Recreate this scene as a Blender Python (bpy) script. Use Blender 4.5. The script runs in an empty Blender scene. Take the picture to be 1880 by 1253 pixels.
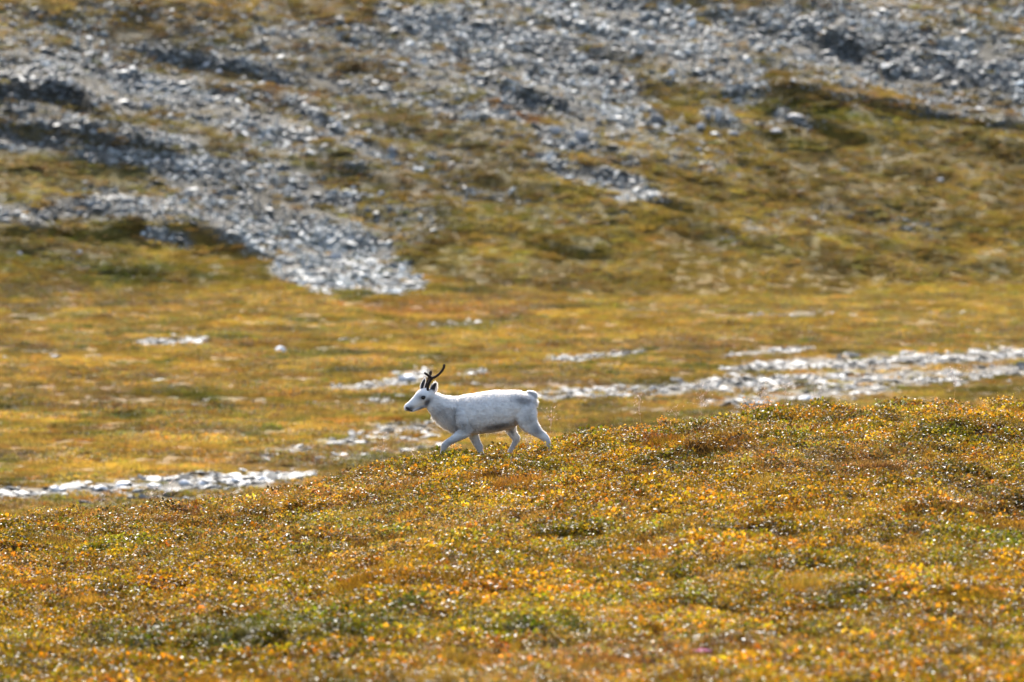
import bpy, bmesh, math, random
import numpy as np
from mathutils import Vector, Matrix, Euler, noise as mnoise

random.seed(7)
rng = np.random.default_rng(7)
scene = bpy.context.scene
COL = scene.collection

# ------------------------------------------------------------------ camera
H = 4.3                       # camera height above the ridge ground
PITCH = 0.0197                # radians looking down
K = 36.0 / 400.0 / 1880.0     # radians (tangent) per photo pixel
FOCUS = 139.0
cam_d = bpy.data.cameras.new('camera')
cam_d.lens = 400.0
cam_d.sensor_width = 36.0
cam_d.clip_start = 1.0
cam_d.clip_end = 5000.0
cam_d.dof.use_dof = True
cam_d.dof.focus_distance = FOCUS
cam_d.dof.aperture_fstop = 4.5
cam = bpy.data.objects.new('camera', cam_d)
COL.objects.link(cam)
cam.location = (0, 0, H)
cam.rotation_euler = (math.pi / 2 - PITCH, 0, 0)
scene.camera = cam

# ------------------------------------------------------------------ light
SUN_EL, SUN_AZ = math.radians(40), math.radians(-6)      # the sun stands behind the hill
world = bpy.data.worlds.new('World')
scene.world = world
world.use_nodes = True
wn = world.node_tree
sky = wn.nodes.new('ShaderNodeTexSky')
sky.sky_type = 'NISHITA'
sky.sun_disc = False
sky.sun_elevation = SUN_EL
sky.sun_rotation = SUN_AZ
sky.air_density = 1.0
sky.dust_density = 3.5
bg = wn.nodes['Background']
bg.inputs['Strength'].default_value = 0.15
wn.links.new(sky.outputs[0], bg.inputs[0])
sun_d = bpy.data.lights.new('sun', 'SUN')
sun_d.energy = 4.6
sun_d.angle = math.radians(0.5)
sun_d.color = (1.0, 0.95, 0.87)
sun = bpy.data.objects.new('sun', sun_d)
COL.objects.link(sun)
sd = Vector((math.sin(SUN_AZ) * math.cos(SUN_EL), math.cos(SUN_AZ) * math.cos(SUN_EL), math.sin(SUN_EL)))
sun.rotation_euler = (-sd).to_track_quat('-Z', 'Y').to_euler()
sun.location = sd * 300
scene.view_settings.view_transform = 'Standard'
scene.view_settings.look = 'None'
scene.view_settings.exposure = 1.24
scene.view_settings.gamma = 1.0
scene.view_settings.use_curve_mapping = False
scene.render.engine = 'CYCLES'
scene.cycles.use_denoising = True
scene.cycles.sample_clamp_indirect = 4.0
scene.cycles.max_bounces = 6
scene.cycles.diffuse_bounces = 3
scene.cycles.transmission_bounces = 4
scene.cycles.caustics_reflective = False
scene.cycles.caustics_refractive = False

# ------------------------------------------------------------------ helpers
CP, SP = math.cos(PITCH), math.sin(PITCH)

def to_px(x, y, z):
    """world -> photograph pixel (numbers of the 1880x1253 photo), used to lay the terrain out"""
    dz = z - H
    f = y * CP - dz * SP
    u = y * SP + dz * CP
    return 940 + x / f / K, 626.5 - u / f / K

def at_plane(px, py, Y):
    """point at forward distance Y on the sight line of a photo pixel"""
    a, b = (px - 940) * K, -(py - 626.5) * K
    d = Vector((a, CP + b * SP, -SP + b * CP))
    t = Y / d.y
    return Vector((d.x * t, Y, H + d.z * t))

def _hash(ix, iy, seed):
    h = (ix.astype(np.int64) * 374761393 + iy.astype(np.int64) * 668265263 + seed * 1442695041) & 0xffffffff
    h = ((h ^ (h >> 13)) * 1274126177) & 0xffffffff
    h = (h ^ (h >> 16)) & 0xffffffff
    return h.astype(np.float64) / 4294967295.0

def vnoise(x, y, seed=0):
    ix, iy = np.floor(x), np.floor(y)
    fx, fy = x - ix, y - iy
    fx = fx * fx * fx * (fx * (fx * 6 - 15) + 10)
    fy = fy * fy * fy * (fy * (fy * 6 - 15) + 10)
    ix = ix.astype(np.int64); iy = iy.astype(np.int64)
    a = _hash(ix, iy, seed); b = _hash(ix + 1, iy, seed)
    c = _hash(ix, iy + 1, seed); d = _hash(ix + 1, iy + 1, seed)
    return (a * (1 - fx) + b * fx) * (1 - fy) + (c * (1 - fx) + d * fx) * fy

def fbm(x, y, seed=0, octv=4):
    """about -1..1"""
    s = 0; a = 1; t = 0
    for o in range(octv):
        ca, sa = math.cos(0.7 * o), math.sin(0.7 * o)
        s = s + a * (vnoise((x * ca - y * sa) * 2 ** o + 13.7 * o, (x * sa + y * ca) * 2 ** o - 7.1 * o, seed + o) * 2 - 1)
        t += a; a *= 0.5
    return s / t * 1.6

def sstep(a, b, v):
    t = np.clip((v - a) / (b - a), 0, 1)
    return t * t * (3 - 2 * t)

# ------------------------------------------------------------------ terrain
RIDGE_PX = np.array([-500, 0, 200, 400, 600, 760, 900, 1010, 1200, 1400, 1600, 1880, 2400], float)
RIDGE_PY = np.array([1002, 984, 971, 949, 911, 869, 849, 836, 805, 781, 769, 757, 749], float)
RIDGE_D = np.array([128, 134, 138, 141, 143.5, 144.5, 145, 145.5, 148, 152, 156, 160, 166], float)
_rx = (RIDGE_PX - 940) * K * RIDGE_D
_rz = np.array([at_plane(a, b, c).z for a, b, c in zip(RIDGE_PX, RIDGE_PY, RIDGE_D)]) - 0.03
_rx = np.concatenate([[-400], _rx, [400]]); _rz = np.concatenate([[_rz[0] - 1.0], _rz, [_rz[-1] + 0.5]])
_rd = np.concatenate([[110], RIDGE_D, [175]])

def ledge_add(x, y, L):
    """a small scarp facing the camera: L = list of (x, y) world points, height, bench length"""
    pts, hgt, wid = L
    xs = np.array([p[0] for p in pts]); ys = np.array([p[1] for p in pts])
    yl = np.interp(x, xs, ys) + 0.5 * fbm(x * 0.8, y * 0.2, 91, 3)
    fade = sstep(xs[0] - 1.0, xs[0] + 1.5, x) * (1 - sstep(xs[-1] - 1.5, xs[-1] + 1.0, x))
    s = y - yl
    f = np.where(s > 0, np.exp(-np.maximum(s, 0) / wid), 0) * sstep(0, 0.12, s + 0.05)
    f = np.where(s > 0.07, np.exp(-np.maximum(s, 0) / wid), f)
    f = np.exp(-np.maximum(s, 0) / wid) * sstep(-0.45, 0.25, s)
    return hgt * fade * f * (0.75 + 0.5 * vnoise(x * 0.7, y * 0 + hgt * 9, 5))

def base_height(x, y):
    x = np.asarray(x, float); y = np.asarray(y, float)
    yc = np.interp(x, _rx, _rd); zc = np.interp(x, _rx, _rz)
    # near side of the ridge
    t = np.clip((y - 84) / (yc - 84), -2, 1)
    near = zc * (0.5 + 0.5 * t) * np.clip(t + 1, 0, 1) ** 0.3
    s = np.maximum(y - yc, 0)
    far = zc - 0.0042 * s * s / (1 + s * 0.045)
    z = np.where(y < yc, near, far)
    # the valley floor
    zv = -3.95 + 1.15 * (y - 240) / 210
    zv = zv + np.where(y < 240, (240 - y) * 0.0, 0)
    b = sstep(180, 235, y)
    z = z * (1 - b) + zv * b
    # the hill
    yf = 449 + 0.30 * np.clip(x, -60, 60)
    h = np.maximum(y - yf, 0)
    rise = 0.31 * h * h / (h + 9)
    rise = np.where(h > 120, 0.31 * 120 * 120 / 129 + (h - 120) * 0.22, rise)
    return z + rise

def hill_w(x, y):
    return sstep(446, 462, y - 0.30 * np.clip(x, -60, 60))

LEDGES = []
def height(x, y, ledges=True):
    x = np.asarray(x, float); y = np.asarray(y, float)
    z = base_height(x, y)
    fw = 1 - sstep(165, 200, y)
    hw = hill_w(x, y)
    mw = (1 - fw) * (1 - hw)
    z = z + fw * (0.08 * fbm(x / 2.6, y / 4.0, 3, 3) + 0.05 * fbm(x / 0.7, y / 0.9, 5, 2))
    z = z + mw * (0.17 * fbm(x / 9, y / 11, 11, 3) + 0.05 * fbm(x / 1.3, y / 1.6, 12, 3))
    # benches running diagonally down to the right on the hill
    a = math.radians(-32)
    u = x * math.cos(a) + y * math.sin(a); v = -x * math.sin(a) + y * math.cos(a)
    z = z + hw * (0.55 * fbm(u / 14, v / 5.5, 21, 3) + 0.15 * fbm(x / 3.0, y / 2.4, 22, 3) + 0.06 * fbm(x / 0.6, y / 0.6, 23, 2))
    if ledges:
        for L in LEDGES:
            lo = min(p[1] for p in L[0]) - 3; hi = max(p[1] for p in L[0]) + 30
            m = (y > lo) & (y < hi)
            if m.any():
                add = np.zeros_like(z)
                add[m] = ledge_add(x[m], y[m], L)
                z = z + add
    return z

def on_ground(px, py, lo=82.0, hi=700.0, ledges=True):
    """first hit of a photo pixel's sight line with the terrain"""
    ts = np.concatenate([np.arange(lo, 200, 0.25), np.arange(200, 450, 0.5), np.arange(450, hi, 0.25)])
    ts = ts[ts >= lo]
    a, b = (px - 940) * K, -(py - 626.5) * K
    dx, dy, dz = a, CP + b * SP, -SP + b * CP
    X = dx * ts; Y = dy * ts; Z = H + dz * ts
    g = height(X, Y, ledges)
    hit = np.nonzero(Z <= g)[0]
    i = hit[0] if len(hit) else len(ts) - 1
    return Vector((float(X[i]), float(Y[i]), float(g[i])))

def mk_ledge(pxs, hgt, wid, lo):
    pts = [on_ground(a, b, lo, ledges=False) for a, b in pxs]
    pts = sorted([(p.x, p.y) for p in pts])
    return (pts, hgt, wid)
_new = []
for pxs, hgt, wid, lo in [
    ([(-60, 190), (60, 195), (130, 200), (200, 235)], 0.75, 5, 300),
    ([(270, 100), (360, 118), (450, 135), (560, 168)], 0.4, 3, 300),
    ([(530, 190), (600, 235), (660, 270), (730, 290)], 0.4, 2, 300),
    ([(-60, 435), (100, 435), (220, 430), (400, 440), (470, 478)], 0.45, 6, 300),
    ([(-60, 240), (60, 248), (200, 275), (330, 300)], 0.5, 3, 300),
    ([(880, 150), (980, 190), (1060, 215)], 0.35, 3, 300),
    ([(1490, 60), (1560, 100), (1620, 140), (1700, 148)], 0.5, 3, 300),
    ([(1400, 165), (1550, 195), (1700, 210), (1900, 240)], 0.35, 4, 300),
    ([(1480, 235), (1560, 262), (1620, 275)], 0.5, 3, 300),
    ([(980, 455), (1060, 468), (1120, 468)], 0.3, 3, 300),
    ([(1180, 372), (1260, 392), (1300, 395)], 0.4, 3, 300),
    ([(580, 300), (680, 330), (740, 350)], 0.4, 3, 300),
    ([(1180, 842), (1280, 845), (1400, 838)], 0.34, 2.5, 82),
    ([(1740, 822), (1830, 818), (1960, 818)], 0.34, 2.5, 82),
    ([(1700, 960), (1790, 958), (1900, 940)], 0.22, 2.5, 82),
    ([(190, 1215), (330, 1218), (560, 1212), (720, 1190)], 0.2, 4, 80),
    ([(1420, 1118), (1560, 1112), (1680, 1128)], 0.26, 3, 80),
    ([(960, 1185), (1080, 1180), (1160, 1170)], 0.18, 2.5, 80),
    ([(300, 985), (380, 978), (470, 968)], 0.2, 2.5, 82),
    ([(1340, 1068), (1440, 1062), (1500, 1060)], 0.18, 2.5, 80),
]:
    _new.append(mk_ledge(pxs, hgt, wid, lo))
LEDGES.extend(_new)

# ------------------------------------------------------------------ layout: where stones and plant kinds lie
def seg_w(px, py, pts, r):
    """0..1 closeness to a polyline whose radius is r pixels (scalar or per point)"""
    best = np.zeros_like(px)
    rr = r if isinstance(r, (list, tuple)) else [r] * len(pts)
    if len(pts) == 1:
        d = np.hypot(px - pts[0][0], py - pts[0][1])
        return np.clip(1.25 - 0.75 * d / rr[0], 0, 1)
    for (a, b), (ra, rb) in zip(zip(pts[:-1], pts[1:]), zip(rr[:-1], rr[1:])):
        vx, vy = b[0] - a[0], b[1] - a[1]
        t = np.clip(((px - a[0]) * vx + (py - a[1]) * vy) / (vx * vx + vy * vy), 0, 1)
        d = np.hypot(px - a[0] - t * vx, py - a[1] - t * vy)
        best = np.maximum(best, np.clip(1.4 - 0.9 * d / (ra + (rb - ra) * t), 0, 1))
    return best

# (points, radius px, density, brightness)
HILL_STONES = [
    ([(-80, 110), (250, 150), (560, 220), (800, 290)], [80, 95, 95, 70], 0.42, 0.95),
    ([(-80, 40), (300, 50), (600, 60), (900, 60)], [45, 50, 60, 60], 0.38, 0.9),
    ([(600, 130), (900, 200), (1150, 260), (1300, 290)], [70, 80, 60, 40], 0.40, 1.0),
    ([(300, 330), (560, 380), (760, 400)], [50, 60, 50], 0.40, 1.1),
    ([(-80, 110), (150, 120), (400, 200), (560, 260)], [45, 55, 55, 35], 0.75, 0.95),
    ([(-80, 150), (60, 155), (130, 165), (250, 200)], [36, 36, 26, 14], 1.0, 0.16),
    ([(560, 140), (640, 165), (860, 200), (950, 220)], [8, 12, 16, 10], 0.9, 0.4),
    ([(270, 95), (350, 112), (450, 130)], [8, 9, 9], 1.0, 0.3),
    ([(1500, 60), (1560, 95), (1620, 135)], [9, 10, 9], 1.0, 0.3),
    ([(880, 150), (980, 185), (1060, 205)], [12, 12, 12], .9, 0.4),
    ([(60, 60), (260, 70), (420, 80), (560, 110)], [25, 30, 35, 40], 0.40, 0.9),
    ([(260, 85), (340, 108), (450, 120), (540, 150)], [14, 18, 18, 20], 0.95, 0.95),
    ([(470, 60), (640, 70), (760, 120), (900, 140)], [30, 45, 60, 60], 0.65, 0.95),
    ([(540, 190), (600, 225), (660, 262), (720, 285)], [14, 18, 20, 12], 1.0, 1.0),
    ([(700, 20), (860, 70), (1000, 120), (1140, 190)], [20, 60, 85, 60], 0.9, 1.1),
    ([(880, -40), (1100, 20), (1260, 80), (1370, 150)], [40, 60, 65, 40], 0.88, 1.1),
    ([(1330, 40), (1500, 70), (1700, 110), (1960, 150)], [40, 70, 75, 80], 0.84, 1.0),
    ([(1400, -30), (1700, 0), (1960, 30)], [40, 50, 50], 0.6, 1.0),
    ([(1480, 130), (1580, 145), (1700, 190), (1920, 220)], [20, 20, 26, 30], 0.6, 0.9),
    ([(900, 160), (1010, 190), (1110, 220), (1230, 240)], [30, 35, 30, 16], 0.7, 0.9),
    ([(985, 240), (1040, 258), (1085, 262)], [14, 24, 18], 1.0, 1.15),
    ([(990, 290), (1080, 318), (1150, 340), (1210, 360)], [12, 22, 24, 14], 1.1, 1.25),
    ([(1120, 225), (1220, 235), (1330, 240), (1480, 225)], [12, 14, 12, 14], 0.45, 1.15),
    ([(1290, 205), (1330, 215)], [10, 14], 0.9, 1.15),
    ([(1430, 215), (1480, 222)], [12, 10], 0.8, 1.2),
    ([(-80, 190), (60, 205), (160, 230), (300, 250), (360, 270)], [22, 26, 24, 22, 14], 0.8, 0.95),
    ([(-80, 255), (60, 262), (180, 280), (310, 300)], [14, 16, 18, 20], 0.8, 1.05),
    ([(300, 300), (430, 310), (540, 335), (640, 375)], [18, 30, 34, 22], 0.95, 1.25),
    ([(230, 290), (330, 330), (460, 370), (560, 400)], [14, 24, 30, 30], 0.75, 1.1),
    ([(-80, 385), (60, 395), (200, 370), (330, 385), (430, 410)], [26, 26, 24, 22, 26], 0.85, 0.8),
    ([(430, 410), (540, 430), (640, 460), (700, 490)], [32, 46, 46, 36], 1.35, 1.45),
    ([(510, 490), (600, 505), (690, 512), (770, 520)], [16, 26, 26, 12], 1.35, 1.5),
    ([(580, 460), (640, 480), (720, 500)], [40, 40, 26], 1.35, 1.5),
    ([(270, 430), (310, 438), (350, 445)], [10, 12, 10], 0.9, 1.2),
    ([(700, 290), (780, 320), (860, 350), (960, 372)], [10, 22, 22, 12], 0.5, 1.1),
    ([(740, 170), (860, 210), (960, 240)], [30, 35, 25], 0.35, 1.0),
    ([(560, 340), (700, 390), (790, 420)], [30, 34, 20], 0.42, 1.1),
    ([(1330, 430), (1450, 400), (1600, 400), (1720, 430)], [16, 24, 26, 20], 0.28, 1.1),
    ([(1230, 270), (1330, 300), (1450, 310), (1620, 290)], [20, 26, 26, 14], 0.16, 1.05),
    ([(940, 380), (1100, 400), (1230, 370)], [16, 20, 16], 0.14, 1.0),
    ([(0, 470), (160, 480), (60, 465)], [10, 14, 10], 0.18, 1.1),
]
FLAT_STONES = [
    ([(-80, 915), (100, 905), (220, 897), (400, 889), (580, 874)], [9, 10, 13, 12, 9], 1.2, 1.35),
    ([(150, 925), (300, 915), (480, 898), (560, 885)], [9, 11, 10, 8], 0.45, 1.1),
    ([(480, 838), (600, 822), (700, 797), (800, 792)], [7, 10, 17, 15], 0.6, 1.2),
    ([(560, 850), (700, 830), (820, 812)], [6, 8, 8], 0.5, 1.2),
    ([(608, 711), (680, 712), (740, 700), (785, 690)], [4, 6, 13, 10], 0.75, 1.3),
    ([(655, 738), (740, 738)], [5, 6], 0.4, 1.3),
    ([(845, 688), (905, 685)], [5, 4], 0.6, 1.3),
    ([(820, 708), (880, 706)], [4, 4], 0.4, 1.2),
    ([(980, 730), (1100, 722), (1250, 715), (1400, 706), (1560, 700), (1720, 692), (1960, 676)], [8, 11, 11, 14, 13, 15, 14], 0.9, 1.3),
    ([(1280, 742), (1400, 735), (1520, 725), (1640, 712)], [6, 11, 12, 10], 0.75, 1.25),
    ([(1330, 682), (1450, 672), (1600, 668), (1760, 658), (1960, 645)], [7, 11, 11, 12, 12], 0.95, 1.3),
    ([(1000, 663), (1080, 659), (1185, 652)], [5, 6, 5], 0.8, 1.3),
    ([(1325, 656), (1400, 650), (1498, 640)], [4, 6, 5], 0.8, 1.3),
    ([(255, 632), (320, 632), (375, 630)], [6, 9, 6], 1.0, 1.9),
    ([(170, 650), (185, 650)], [4, 4], 0.8, 1.6),
    ([(92, 655), (104, 655)], [4, 4], 0.8, 1.6),
    ([(770, 597), (840, 597), (905, 595)], [4, 4, 4], 0.5, 1.4),
    ([(1380, 578), (1500, 577), (1640, 578), (1810, 580)], [3, 3, 3, 3], 0.35, 1.35),
    ([(630, 626), (690, 624)], [4, 4], 0.3, 1.1),
    ([(250, 700), (420, 712), (560, 705)], [5, 8, 6], 0.12, 1.1),
    ([(300, 745), (480, 742), (620, 745)], [5, 8, 6], 0.12, 1.1),
    ([(-60, 755), (20, 752)], [5, 5], 0.4, 1.2),
    ([(1330, 760), (1400, 764)], [4, 4], 0.5, 1.2),
]
def stone_map(px, py, x, y):
    dens = np.zeros_like(px); br = np.ones_like(px); bw = np.zeros_like(px) + 1e-6
    wob = 9 * fbm(px / 60, py / 25, 41, 3)
    wob2 = 14 * fbm(px / 90, py / 40, 45, 3)
    hill = py < 545
    for pts, r, d, b in HILL_STONES:
        w = seg_w(px + wob2, py + wob, pts, r) * hill
        dens = np.maximum(dens, w * d); br = br + w * b; bw = bw + w
    flat = (y > 200) & (py > 540)
    for pts, r, d, b in FLAT_STONES:
        w = seg_w(px, py + wob * 0.25, pts, r) * flat
        dens = np.maximum(dens, w * d); br = br + w * b; bw = bw + w
    br = (br - 1 + 1e-6) / bw
    return dens, np.where(dens > 0.01, br, 1.0)

OCHRE = np.array([0.30, 0.175, 0.040]); GOLD = np.array([0.43, 0.245, 0.030]); ORANGE = np.array([0.41, 0.205, 0.030])
OLIVE = np.array([0.19, 0.165, 0.030]); BROWN = np.array([0.19, 0.105, 0.050]); PINKB = np.array([0.30, 0.19, 0.125])
DGREEN = np.array([0.050, 0.062, 0.010]); GREEN = np.array([0.15, 0.165, 0.024]); STRAW = np.array([0.42, 0.30, 0.13])
RUST = np.array([0.25, 0.095, 0.035]); GREY = np.array([0.20, 0.18, 0.15]); YELLOW = np.array([0.46, 0.36, 0.03])
TINTS = [  # (points, radius, colour, weight)
    ([(-80, 470), (100, 480), (260, 490), (420, 500), (500, 515)], [34, 36, 34, 26, 16], (DGREEN + GREEN * 2 + GOLD) / 4.2, 0.85),
    ([(100, 500), (260, 505), (430, 512)], [10, 16, 12], DGREEN, 0.8),
    ([(160, 200), (260, 240), (360, 270), (470, 300)], [20, 34, 26, 16], (BROWN + OLIVE) / 2, 0.85),
    ([(300, 240), (380, 275), (420, 290)], [14, 16, 12], DGREEN, 0.6),
    ([(520, 290), (600, 320), (690, 345)], [10, 12, 10], (OLIVE + GREEN) / 2, 0.8),
    ([(-80, 320), (60, 325), (200, 335), (300, 350)], [24, 26, 26, 20], STRAW * 0.75, 0.8),
    ([(0, 20), (140, 20), (300, 25)], [50, 40, 30], (STRAW + OCHRE) / 2.3, 0.8),
    ([(260, 20), (430, 22), (700, 10)], [26, 30, 22], OCHRE, 0.85),
    ([(1130, -10), (1260, 15), (1330, 35), (1390, 55)], [10, 22, 18, 12], (OLIVE + GOLD) / 2, 0.9),
    ([(1310, 140), (1420, 180), (1560, 185), (1700, 190), (1900, 200)], [16, 24, 24, 16, 12], (OLIVE + RUST) / 2, 0.9),
    ([(1330, 170), (1450, 200), (1560, 215), (1640, 225)], [12, 18, 16, 14], GREEN, 0.8),
    ([(1480, 240), (1600, 250), (1800, 245), (1960, 250)], [16, 20, 22, 20], (OLIVE + OCHRE) / 2, 0.8),
    ([(1440, 262), (1520, 270)], [10, 8], YELLOW * 0.8, 0.8),
    ([(900, 190), (960, 205), (1000, 215)], [10, 14, 10], RUST, 0.8),
    ([(480, 170), (560, 185)], [14, 14], RUST, 0.5),
    ([(1650, 300), (1800, 320), (1960, 330)], [40, 50, 50], (BROWN + OLIVE + OCHRE) / 3, 0.8),
    ([(760, 400), (900, 400), (1100, 420), (1200, 420)], [16, 24, 22, 16], (GREEN + OCHRE) / 2, 0.7),
    ([(970, 445), (1050, 462), (1130, 455)], [10, 14, 8], DGREEN, 0.75),
    ([(760, 460), (850, 470), (960, 485)], [20, 26, 24], (GREEN + GOLD + YELLOW) / 3, 0.7),
    ([(800, 490), (850, 500)], [10, 10], DGREEN, 0.5),
    ([(1170, 425), (1230, 440), (1280, 445)], [10, 10, 8], ORANGE, 0.7),
    ([(1500, 440), (1560, 445)], [8, 8], YELLOW, 0.8),
    ([(1300, 450), (1340, 480)], [10, 10], np.array([0.25, 0.2, 0.2]), 0.5),
    ([(1600, 400), (1700, 420), (1760, 435)], [16, 22, 12], STRAW * 0.8, 0.7),
    ([(560, 540), (700, 545), (760, 540)], [6, 10, 6], DGREEN, 0.85),
    ([(670, 560), (800, 570), (980, 578)], [10, 16, 8], RUST, 0.75),
    ([(780, 560), (900, 552), (1060, 556)], [6, 8, 6], (BROWN + RUST) / 2, 0.6),
    ([(-80, 530), (60, 535), (120, 560), (30, 570)], [14, 18, 14, 16], (BROWN + OLIVE) / 2, 0.7),
    ([(160, 545), (300, 560), (400, 575)], [12, 14, 8], BROWN * 1.2, 0.55),
    ([(300, 530), (480, 545), (640, 570)], [12, 22, 16], (OCHRE + GOLD) / 2, 0.6),
    ([(900, 610), (1100, 605), (1300, 600), (1600, 590)], [10, 14, 14, 12], GOLD, 0.6),
    ([(600, 600), (760, 612), (900, 625)], [12, 14, 12], GOLD, 0.6),
    ([(1290, 602), (1350, 603)], [5, 5], DGREEN, 0.6),
    ([(0, 690), (200, 700), (420, 690)], [20, 24, 18], (ORANGE + BROWN) / 2, 0.5),
    ([(300, 820), (100, 850), (400, 845), (200, 870)], [20, 30, 26, 20], GOLD, 0.85),
    ([(200, 765), (260, 768)], [6, 6], GREEN, 0.8),
    ([(-20, 620), (90, 640)], [14, 14], (BROWN + RUST) / 2, 0.5),
    ([(380, 635), (470, 636), (560, 640)], [7, 7, 5], RUST, 0.6),
    ([(1000, 760), (1200, 770), (1060, 790)], [20, 24, 20], (BROWN + OCHRE) / 2, 0.6),
    ([(1050, 800), (1250, 775), (1500, 752), (1900, 720)], [16, 14, 12, 14], (BROWN + OLIVE) / 2.2, 0.8),
    ([(600, 870), (760, 850), (900, 830)], [14, 16, 16], (BROWN + OLIVE) / 2.2, 0.8),
    ([(1000, 510), (1200, 520), (1500, 540), (1880, 560)], [40, 46, 46, 40], (OCHRE + GOLD + OLIVE) / 2.5, 0.7),
]
FTINTS = [  # on the near ridge
    ([(-60, 945), (200, 950), (420, 940), (640, 915), (760, 900)], [20, 26, 26, 22, 16], PINKB * 0.85, 0.8),
    ([(560, 885), (680, 880)], [14, 12], (BROWN + PINKB) / 2, 0.6),
    ([(180, 1185), (380, 1195), (560, 1180), (730, 1150)], [28, 38, 50, 40], (DGREEN * 3 + GREEN) / 4, 0.88),
    ([(440, 1100), (600, 1105), (760, 1110)], [24, 30, 24], GREEN, 0.5),
    ([(760, 855), (800, 862), (850, 858)], [16, 18, 14], (YELLOW + GREEN) / 2, 0.7),
    ([(1200, 838), (1300, 832), (1390, 838)], [16, 22, 18], BROWN, 0.9),
    ([(1240, 862), (1330, 850)], [10, 8], DGREEN, 0.7),
    ([(1380, 860), (1560, 870), (1700, 865)], [16, 24, 18], PINKB, 0.8),
    ([(1680, 790), (1740, 800)], [10, 8], DGREEN, 0.6),
    ([(1780, 815), (1880, 815)], [16, 20], BROWN * 0.6, 0.9),
    ([(1600, 1120), (1480, 1110), (1560, 1130)], [28, 22, 26], DGREEN, 0.7),
    ([(1700, 955), (1800, 960)], [14, 16], PINKB * 0.6, 0.8),
    ([(1740, 1000), (1880, 1020), (1700, 1040)], [26, 30, 26], (GREEN + OLIVE) / 2, 0.7),
    ([(1240, 1040), (1160, 1000), (1320, 985)], [24, 26, 20], STRAW * 0.75, 0.5),
    ([(1340, 1060), (1460, 1062)], [12, 10], DGREEN, 0.6),
    ([(960, 1185), (1060, 1180)], [14, 14], DGREEN, 0.7),
    ([(1000, 1230), (1200, 1225), (1500, 1215)], [16, 18, 16], PINKB, 0.7),
    ([(0, 1240), (500, 1250), (900, 1245)], [20, 22, 20], (ORANGE + GREEN) / 2, 0.6),
    ([(560, 980), (700, 970), (860, 985), (960, 1000)], [26, 34, 36, 26], STRAW * 0.9, 0.35),
    ([(900, 930), (1100, 920), (1400, 930), (1700, 930)], [26, 36, 36, 26], GOLD, 0.5),
    ([(0, 1080), (200, 1090), (900, 1090), (1100, 1100)], [30, 36, 36, 30], ORANGE, 0.35),
    ([(190, 1105), (250, 1110)], [16, 16], DGREEN, 0.6),
    ([(960, 900), (880, 880)], [14, 12], BROWN, 0.5),
]
def veg_color(px, py, x, y):
    n1 = fbm(x / 3.2, y / 3.6, 61, 4); n2 = fbm(x / 1.1, y / 1.3, 62, 3); n3 = fbm(x / 6.0, y / 7.0, 63, 3)
    n4 = fbm(x / 0.45, y / 0.55, 64, 2)
    c = np.empty(px.shape + (3,))
    c[:] = OCHRE
    def mix(c, col, w):
        w = np.clip(w, 0, 1)[..., None]
        return c * (1 - w) + np.asarray(col) * w
    c = mix(c, GOLD, sstep(-0.1, 0.6, n1))
    c = mix(c, OLIVE, sstep(0.15, 0.7, n2) * 0.8)
    c = mix(c, BROWN, sstep(0.25, 0.8, n3) * 0.7)
    c = mix(c, ORANGE, sstep(0.3, 0.8, -n2) * 0.5)
    hw = sstep(449, 482, y - 0.30 * np.clip(x, -60, 60) + 6 * n3 + 3 * n1) * (1 - .45 * sstep(-4, 8, x))
    c = mix(c, (OCHRE + OLIVE * 1.3 + GREY * .5) / 2.7, hw * 0.65)
    c = mix(c, (BROWN + GREY + OCHRE * .6) / 2.6, hw * sstep(458, 482, y) * .55)
    c = mix(c, (GREEN + OLIVE) / 2, hw * sstep(0.2, 0.7, n1) * 0.5)
    c = mix(c, (OLIVE + GOLD) / 2.3, sstep(-6, 6, x) * sstep(446, 452, y) * (1 - sstep(478, 492, y)) * .55)
    c = mix(c, BROWN * .7, hw * sstep(0.3, 0.8, -n2) * 0.6)
    near = 1 - sstep(165, 200, y)
    c = mix(c, GREEN, near * sstep(0.1, 0.6, n4) * 0.5)
    c = mix(c, PINKB * 0.8, near * sstep(0.1, 0.7, fbm(x / 1.6, y / 2.4, 65, 3)) * 0.6)
    c = mix(c, YELLOW, near * sstep(0.2, 0.7, -n4) * 0.30)
    # darker hollow growth scattered on the flat
    mw = (1 - near) * (1 - hw)
    c = mix(c, DGREEN * 1.3, mw * sstep(0.5, 0.8, fbm(x / 2.2, y / 6.0, 66, 3)) * 0.6)
    wx = 16 * fbm(px / 80, py / 30, 67, 3); wy = 7 * fbm(px / 60, py / 22, 68, 3)
    for pts, r, col, w in TINTS:
        c = mix(c, col, seg_w(px + wx, py + wy, pts, r) * w * (1 - near) * (0.75 + 0.5 * n2))
    for pts, r, col, w in FTINTS:
        c = mix(c, col, seg_w(px + wx, py + wy, pts, r) * w * near * (0.85 + 0.4 * n4))
    return c

# ------------------------------------------------------------------ materials
def new_mat(name):
    m = bpy.data.materials.new(name); m.use_nodes = True
    nt = m.node_tree
    for n in list(nt.nodes): nt.nodes.remove(n)
    out = nt.nodes.new('ShaderNodeOutputMaterial')
    return m, nt, out

def N(nt, t, **kw):
    n = nt.nodes.new(t)
    for k, v in kw.items():
        if k in n.inputs: n.inputs[k].default_value = v
        else: setattr(n, k, v)
    return n

def mulrgb(nt, a, b):
    m = nt.nodes.new('ShaderNodeMix'); m.data_type = 'RGBA'; m.blend_type = 'MULTIPLY'
    m.inputs[0].default_value = 1.0
    nt.links.new(a, m.inputs[6]); nt.links.new(b, m.inputs[7])
    return m.outputs[2]

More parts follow.
